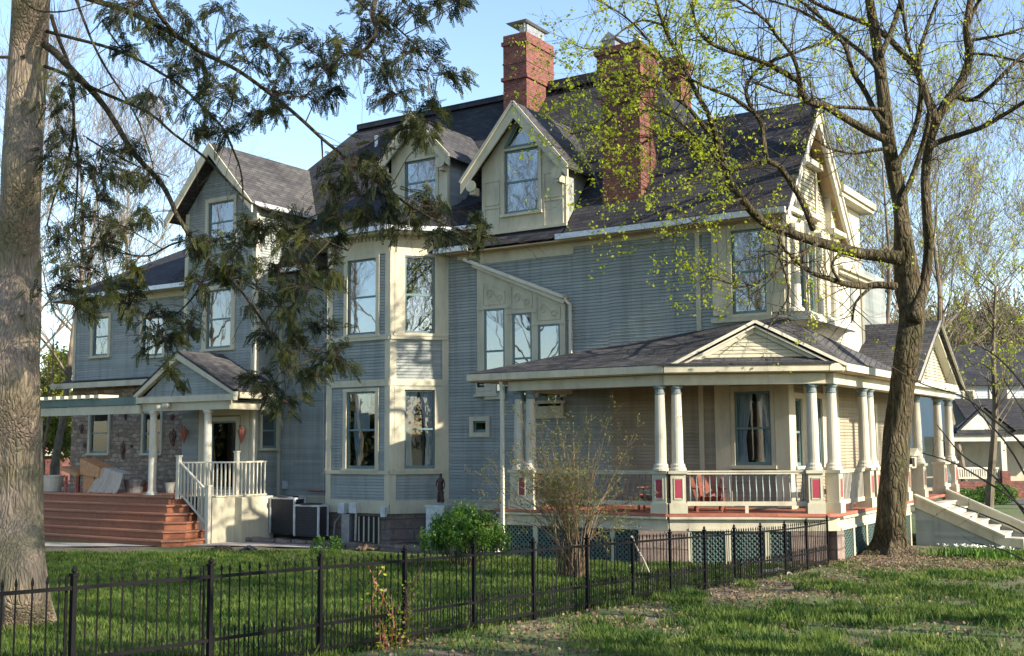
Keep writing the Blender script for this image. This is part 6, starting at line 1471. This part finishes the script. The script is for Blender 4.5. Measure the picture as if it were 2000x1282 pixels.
# porch furniture: slatted low chairs
def adirondack(cx, cy, rot, lab):
    e_ = empty('slatted_chair', (cx, cy, 1.06), lab, 'chair', 'red slatted chairs on the porch')
    cR, sR = math.cos(rot), math.sin(rot)
    def T(m): m.V = [(cx+x*cR-y*sR, cy+x*sR+y*cR, 1.06+z) for x, y, z in m.V]; return m
    m = MB()
    for i in range(6): m.hexa([(-.27,-.28+i*.1,.36-i*.03),(.27,-.28+i*.1,.36-i*.03),(.27,-.2+i*.1,.335-i*.03),(-.27,-.2+i*.1,.335-i*.03),(-.27,-.28+i*.1,.38-i*.03),(.27,-.28+i*.1,.38-i*.03),(.27,-.2+i*.1,.355-i*.03),(-.27,-.2+i*.1,.355-i*.03)])
    T(m).build('seat', M['chair'], e_)
    m = MB()
    for i in range(5):
        a = (i-2)*.11; h_ = .98-.05*(i-2)**2; m.bar((a, .24, .2), (a*1.7, .52, h_), .10, .02, up=(0, 1, 0))
    m.bar((-.3, .38, .55), (.3, .38, .55), .03, .07); T(m).build('backrest', M['chair'], e_)
    for sx_ in (-1, 1):
        m = MB(); m.bar((sx_*.33, -.36, .56), (sx_*.35, .40, .56), .12, .025); T(m).build('arm', M['chair'], e_)
        m = MB(); m.bar((sx_*.3, -.32, 0), (sx_*.3, -.32, .55), .09, .03); T(m).build('leg', M['chair'], e_)
        m = MB(); m.bar((sx_*.3, -.3, .36), (sx_*.3, .55, .05), .03, .1); T(m).build('leg', M['chair'], e_)
p = K.p(.95, -.75, 0); adirondack(p[0], p[1], .5, 'red wooden slatted chair to the right of the first pair of porch columns')
p = K.p(-.35, -.9, 0); adirondack(p[0], p[1], -.9, 'red wooden slatted chair half hidden behind the first pair of porch columns')
p = (-15.5, -1.4); adirondack(p[0], p[1], 1.2, 'red wooden slatted chair at the left end of the porch behind the shrub')
# stand with a box at the head of the steps
q = (-8.35, 7.05); e_ = empty('letter_box_stand', (q[0], q[1], 1.06), 'dark turned stand with a cream box on top at the head of the front steps', 'stand')
m = MB(); m.lathe(q[0], q[1], [(.3,1.06),(.3,1.1),(.08,1.16),(.06,1.4),(.1,1.5),(.05,1.6),(.06,1.85),(.16,1.9)], 12); m.build('stem', M['iron'], e_)
m = MB(); m.box(q[0]-.3, q[0]+.3, q[1]-.42, q[1]+.42, 1.92, 2.28); m.add([(q[0]-.38,q[1]-.5,2.28),(q[0]+.38,q[1]-.5,2.28),(q[0]+.38,q[1]+.5,2.28),(q[0]-.38,q[1]+.5,2.28),(q[0]-.38,q[1],2.5),(q[0]+.38,q[1],2.5)], [(3,2,1,0),(0,1,5,4),(2,3,4,5),(1,2,5),(3,0,4)]); m.build('box', M['cream'], e_)
m = MB(); m.box(q[0]-.05, q[0]+.31, q[1]-.43, q[1]-.1, 1.97, 2.22); m.build('opening', M['dark'], e_)  # solid near-black block paints the shade inside the box
# patio furniture and clutter (deck top 1.16)
DZ = 1.16
def onD(u, Y): return onY(u, 960, Y)[0]
cx = onD(150, -2.6); e_ = empty('wooden_patio_chair', (cx, -2.6, DZ), 'tan wooden chair with a raised seat board on the patio near the conifer trunk', 'chair')
m = MB(); m.hexa([(cx-.5,-2.9,DZ+.75),(cx+.35,-2.9,DZ+.55),(cx+.35,-2.3,DZ+.55),(cx-.5,-2.3,DZ+.75),(cx-.5,-2.9,DZ+.88),(cx+.35,-2.9,DZ+.66),(cx+.35,-2.3,DZ+.66),(cx-.5,-2.3,DZ+.88)]); m.build('seat', plain('tan_wood', (.36,.19,.08), .6), e_)
for a in (-.25, .3):
    for b_ in (-2.85, -2.35): m = MB(); m.box(cx+a-.035, cx+a+.035, b_-.035, b_+.035, DZ, DZ+.55); m.build('leg', M['chair'], e_)
m = MB(); m.bar((cx-.28, -2.85, DZ+.38), (cx+.33, -2.85, DZ+.38), .05); m.bar((cx-.28, -2.35, DZ+.2), (cx+.33, -2.35, DZ+.2), .04); m.build('stretcher', M['chair'], e_)
cx2 = onD(185, -2.5); ob = MB().box(cx2-.3, cx2+.25, -2.75, -2.25, DZ, DZ+.62); ob.hexa([(cx2-.42,-2.8,DZ+.60),(cx2+.55,-2.8,DZ+.52),(cx2+.55,-2.2,DZ+.52),(cx2-.42,-2.2,DZ+.60),(cx2-.42,-2.8,DZ+1.15),(cx2+.6,-2.8,DZ+.85),(cx2+.6,-2.2,DZ+.85),(cx2-.42,-2.2,DZ+1.15)])
ob = ob.build('wooden_cabinet', plain('orange_wood', (.42,.20,.08), .55), loc=(cx2, -2.5, DZ)); tag(ob, 'orange-brown wooden cabinet with a tilted top on the patio', 'cabinet')
sx2 = onD(232, -2.4); V = []; n1, n2 = 90, 14
for j in range(n2+1):
    t = j/n2; 
    for i in range(n1+1):
        s_ = i/n1; x = sx2-.62+s_*1.15; fold = .028*math.sin(s_*58+math.sin(s_*11))*(t**.7); h_ = .86-.22*s_
        if t < .3: y = -2.1-.6*(t/.3); z = DZ+h_
        else: y = -2.7-fold-.22*((t-.3)/.7)**2; z = DZ+h_*(1-(t-.3)/.7)+.02
        V.append((x-(.35*(t-.3)/.7 if t > .3 else 0)*(1-s_), y, z+.008*math.sin(s_*20+t*5)))
o = mesh_obj('covered_grill', V, [(j*(n1+1)+i, j*(n1+1)+i+1, (j+1)*(n1+1)+i+1, (j+1)*(n1+1)+i)[::-1] for j in range(n2) for i in range(n1)], M['cloth'], loc=(sx2, -2.4, DZ), smooth=True); sm = o.modifiers.new('thick', 'SOLIDIFY'); sm.thickness = .012; tag(o, 'pleated pale dust sheet draped over furniture on the patio', 'sheet')
for (u, Y, r, h_, mt, nm, lab) in ((262, -1.9, .36, .42, 'metal', 'wash_tub', 'grey metal wash tub beside the draped sheet'), (332, -1.7, .16, .34, 'white', 'flower_pot', 'white flower pot near the patio door steps'), (285, -.8, .2, .3, 'chair', 'flower_pot', 'brown flower pot against the stone wall'), (100, -2.4, .42, .55, 'white', 'storage_bin', 'white rounded bin on the patio beside the conifer trunk')):
    x = onD(u, Y); m = MB(); m.lathe(x, Y, [(r*.75, DZ), (r, DZ+h_*.9), (r*1.08, DZ+h_*.92), (r*1.08, DZ+h_), (r*.9, DZ+h_), (r*.8, DZ+h_*.8)], 16); o = m.build(nm, M[mt], loc=(x, Y, DZ)); tag(o, lab, nm.split('_')[-1])
for (u, v, w_, h_, lab) in ((241, 880, .22, .62, 'dark cross-shaped iron ornament on the stone wall between the windows'), (246, 812, .12, .28, 'small dark ornament high on the stone wall'), (160, 838, .22, .34, 'rusty round ornament at the left of the stone wall'), (338, 855, .32, .55, 'large rust-brown mask ornament beside the patio door panel'), (337, 815, .22, .2, 'small rust-brown ornament above the large mask'), (166, 870, .16, .2, 'little dark ornament low on the left of the stone wall'), (258, 872, .1, .12, 'tiny dark ornament right of the cross')):
    p = onY(u, v, -.03); m = MB(); hw, hh_ = w_/2, h_/2
    pts = [(p[0]+hw*math.cos(t)*(1+.25*math.sin(3*t)), p[2]+hh_*math.sin(t)*(1+.15*math.cos(5*t))) for t in [k*math.pi/7 for k in range(14)]]
    m.poly(A, pts, .032, .075); m.poly(A, [(a*.5+p[0]*.5, b*.5+p[2]*.5) for a, b in pts], .075, .11); o = m.build('wall_ornament', plain('rusty_iron', (.10,.045,.035), .7), loc=p); tag(o, lab, 'wall ornament')
for u, lab in ((363, 'terracotta wall planter left of the patio door'), (475, 'terracotta wall planter right of the patio door')):
    p = onY(u, 850, PY-.08); m = MB(); m.lathe(p[0], PY-.16, [(.02, p[2]-.28), (.07, p[2]-.1), (.12, p[2]+.12), (.13, p[2]+.16), (.1, p[2]+.17)], 10); m.tube([(p[0]-.08, PY-.14, p[2]+.15), (p[0]-.05, PY-.2, p[2]+.3), (p[0]+.05, PY-.2, p[2]+.28), (p[0]+.09, PY-.14, p[2]+.15)], .02, 5)
    o = m.build('wall_planter', plain('planter_clay', (.22,.07,.05), .7), loc=p); tag(o, lab, 'planter')
# clutter in the bed by the landing
for (u, v, r, mt, nm, lab) in ((432, 1043, .32, 'twig', 'garden_hose_heap', 'dark heap of hose and leaves at the foot of the landing'), (485, 1040, .22, 'acm', 'watering_can', 'dark watering can at the landing corner'), (715, 1030, .3, 'stwig', 'log_pile', 'heap of brown sticks below the basement grille'), (790, 1040, .26, 'stwig', 'leaf_pile', 'pile of leaves in front of the stone foundation')):
    p = atD(u, v+10, 31.5); g = ground(p[0], p[1]); m = MB()
    for k in range(9):
        a = random.random()*3.14; L = r*random.uniform(.7, 1.2); cx_, cy_ = p[0]+random.uniform(-r, r)*.5, p[1]+random.uniform(-r, r)*.4; m.tube([(cx_-L*math.cos(a), cy_-L*math.sin(a)*.5, g+.05), (cx_, cy_, g+.05+.25*r*random.random()+.03), (cx_+L*math.cos(a), cy_+L*math.sin(a)*.5, g+.06)], [.03, .05, .03], 5)
    o = m.build(nm, M[mt], loc=(p[0], p[1], g)); tag(o, lab, nm.split('_')[-1])
# weeds
for (u, v, lab) in ((655, 1030, 'small leafy weed right of the smaller air conditioner'), (622, 1022, 'small leafy weed in front of the smaller air conditioner')):
    p = atD(u, v+14, 31.2); g = ground(p[0], p[1]); o = leaves('weed', shell((p[0], p[1], g+.2), .22, .22, .25, 260), .09, M['bushl'], None, .4, loc=(p[0], p[1], g)); tag(o, lab, 'plant')
# unseen evergreen screen added behind the camera to darken reflections in the panes
hg = empty('reflection_hedge', (-45, -62, 0), 'unseen dark evergreen hedge added outside the frame to darken window reflections', 'hedge')
t = rng.random(26000); c_ = np.stack([-85+95*t, -52-22*t+rng.normal(size=26000)*1.2, 8.5*rng.random(26000)**.8*(.8+.2*np.sin(t*60))], 1); leaves('foliage', c_, .8, M['hem'], hg, .6)
m = MB(); 
for i in range(24): t = i/23; m.tube([(-85+95*t, -52-22*t, -.5), (-85+95*t, -52-22*t, 7)], [.3, .1], 5)
m.build('stem', M['twig'], hg)
for (x_, y_, lab) in ((15, -18.5, 'unseen tall evergreen added outside the frame to shade the lawn'),):  # unseen tree added and shaped to throw broken shade on the lawn
    e_ = empty('evergreen_tree', (x_, y_, .3), lab, 'tree'); pts = [np.array((x_, y_, 0))+np.array((rr*math.cos(a), rr*math.sin(a), z_))+rng.normal(size=(70, 3))*.3 for a, z_, rr in [(random.random()*6.28, z_, (1.2+2.4*(1-(z_-2)/9))*random.uniform(.3, 1)) for z_ in [random.uniform(2, 11) for _ in range(90)]]]
    leaves('foliage', np.concatenate(pts), .22, M['hem'], e_, .5); m = MB(); m.tube([(x_, y_, 0), (x_, y_, 11)], [.25, .05], 7); m.build('trunk', M['bark2'], e_)
# ======================= SKY, SUN, CAMERA =======================
EL, AZ = R(25), R(-1.5)
sd = Vector((math.cos(EL)*math.cos(AZ), math.cos(EL)*math.sin(AZ), math.sin(EL)))
w = bpy.data.worlds.new('World'); S.world = w; w.use_nodes = True; nt = w.node_tree; nt.nodes.clear()
sk = nt.nodes.new('ShaderNodeTexSky'); sk.sky_type = 'NISHITA'; sk.sun_disc = False; sk.sun_elevation = EL; sk.sun_rotation = R(90)-AZ; sk.air_density = 1.0; sk.dust_density = .6; sk.ozone_density = 1.4
bg = nt.nodes.new('ShaderNodeBackground'); bg.inputs[1].default_value = .13; ou = nt.nodes.new('ShaderNodeOutputWorld')
nt.links.new(sk.outputs[0], bg.inputs[0]); nt.links.new(bg.outputs[0], ou.inputs[0])
ld = bpy.data.lights.new('sun', 'SUN'); ld.energy = 5.0; ld.angle = R(.53); ld.color = (1.0, .88, .70)
lo = bpy.data.objects.new('sun', ld); COL.objects.link(lo); lo.rotation_euler = sd.to_track_quat('Z', 'Y').to_euler()
cam = bpy.data.cameras.new('camera'); co = bpy.data.objects.new('camera', cam); COL.objects.link(co); S.camera = co
Fd = Vector((fw[0]*cp, fw[1]*cp, sp)); Ud = Vector((-fw[0]*sp, -fw[1]*sp, cp)); Rd = Vector((rt[0], rt[1], 0))
R2 = Rd*cr-Ud*sr; U2 = Rd*sr+Ud*cr
co.matrix_world = Matrix(((R2.x, U2.x, -Fd.x, C[0]), (R2.y, U2.y, -Fd.y, C[1]), (R2.z, U2.z, -Fd.z, C[2]), (0, 0, 0, 1)))
cam.sensor_width = 36; cam.lens = 36*FP/2000; cam.clip_start = .1; cam.clip_end = 2000
S.view_settings.view_transform = 'Standard'; S.view_settings.look = 'None'; S.view_settings.exposure = 1.35; S.view_settings.gamma = 1
S.cycles.max_bounces = 6; S.cycles.transparent_max_bounces = 8; S.cycles.sample_clamp_indirect = 6
print('objects', len(bpy.data.objects), 'faces', sum(len(o.data.polygons) for o in bpy.data.objects if o.type == 'MESH'))
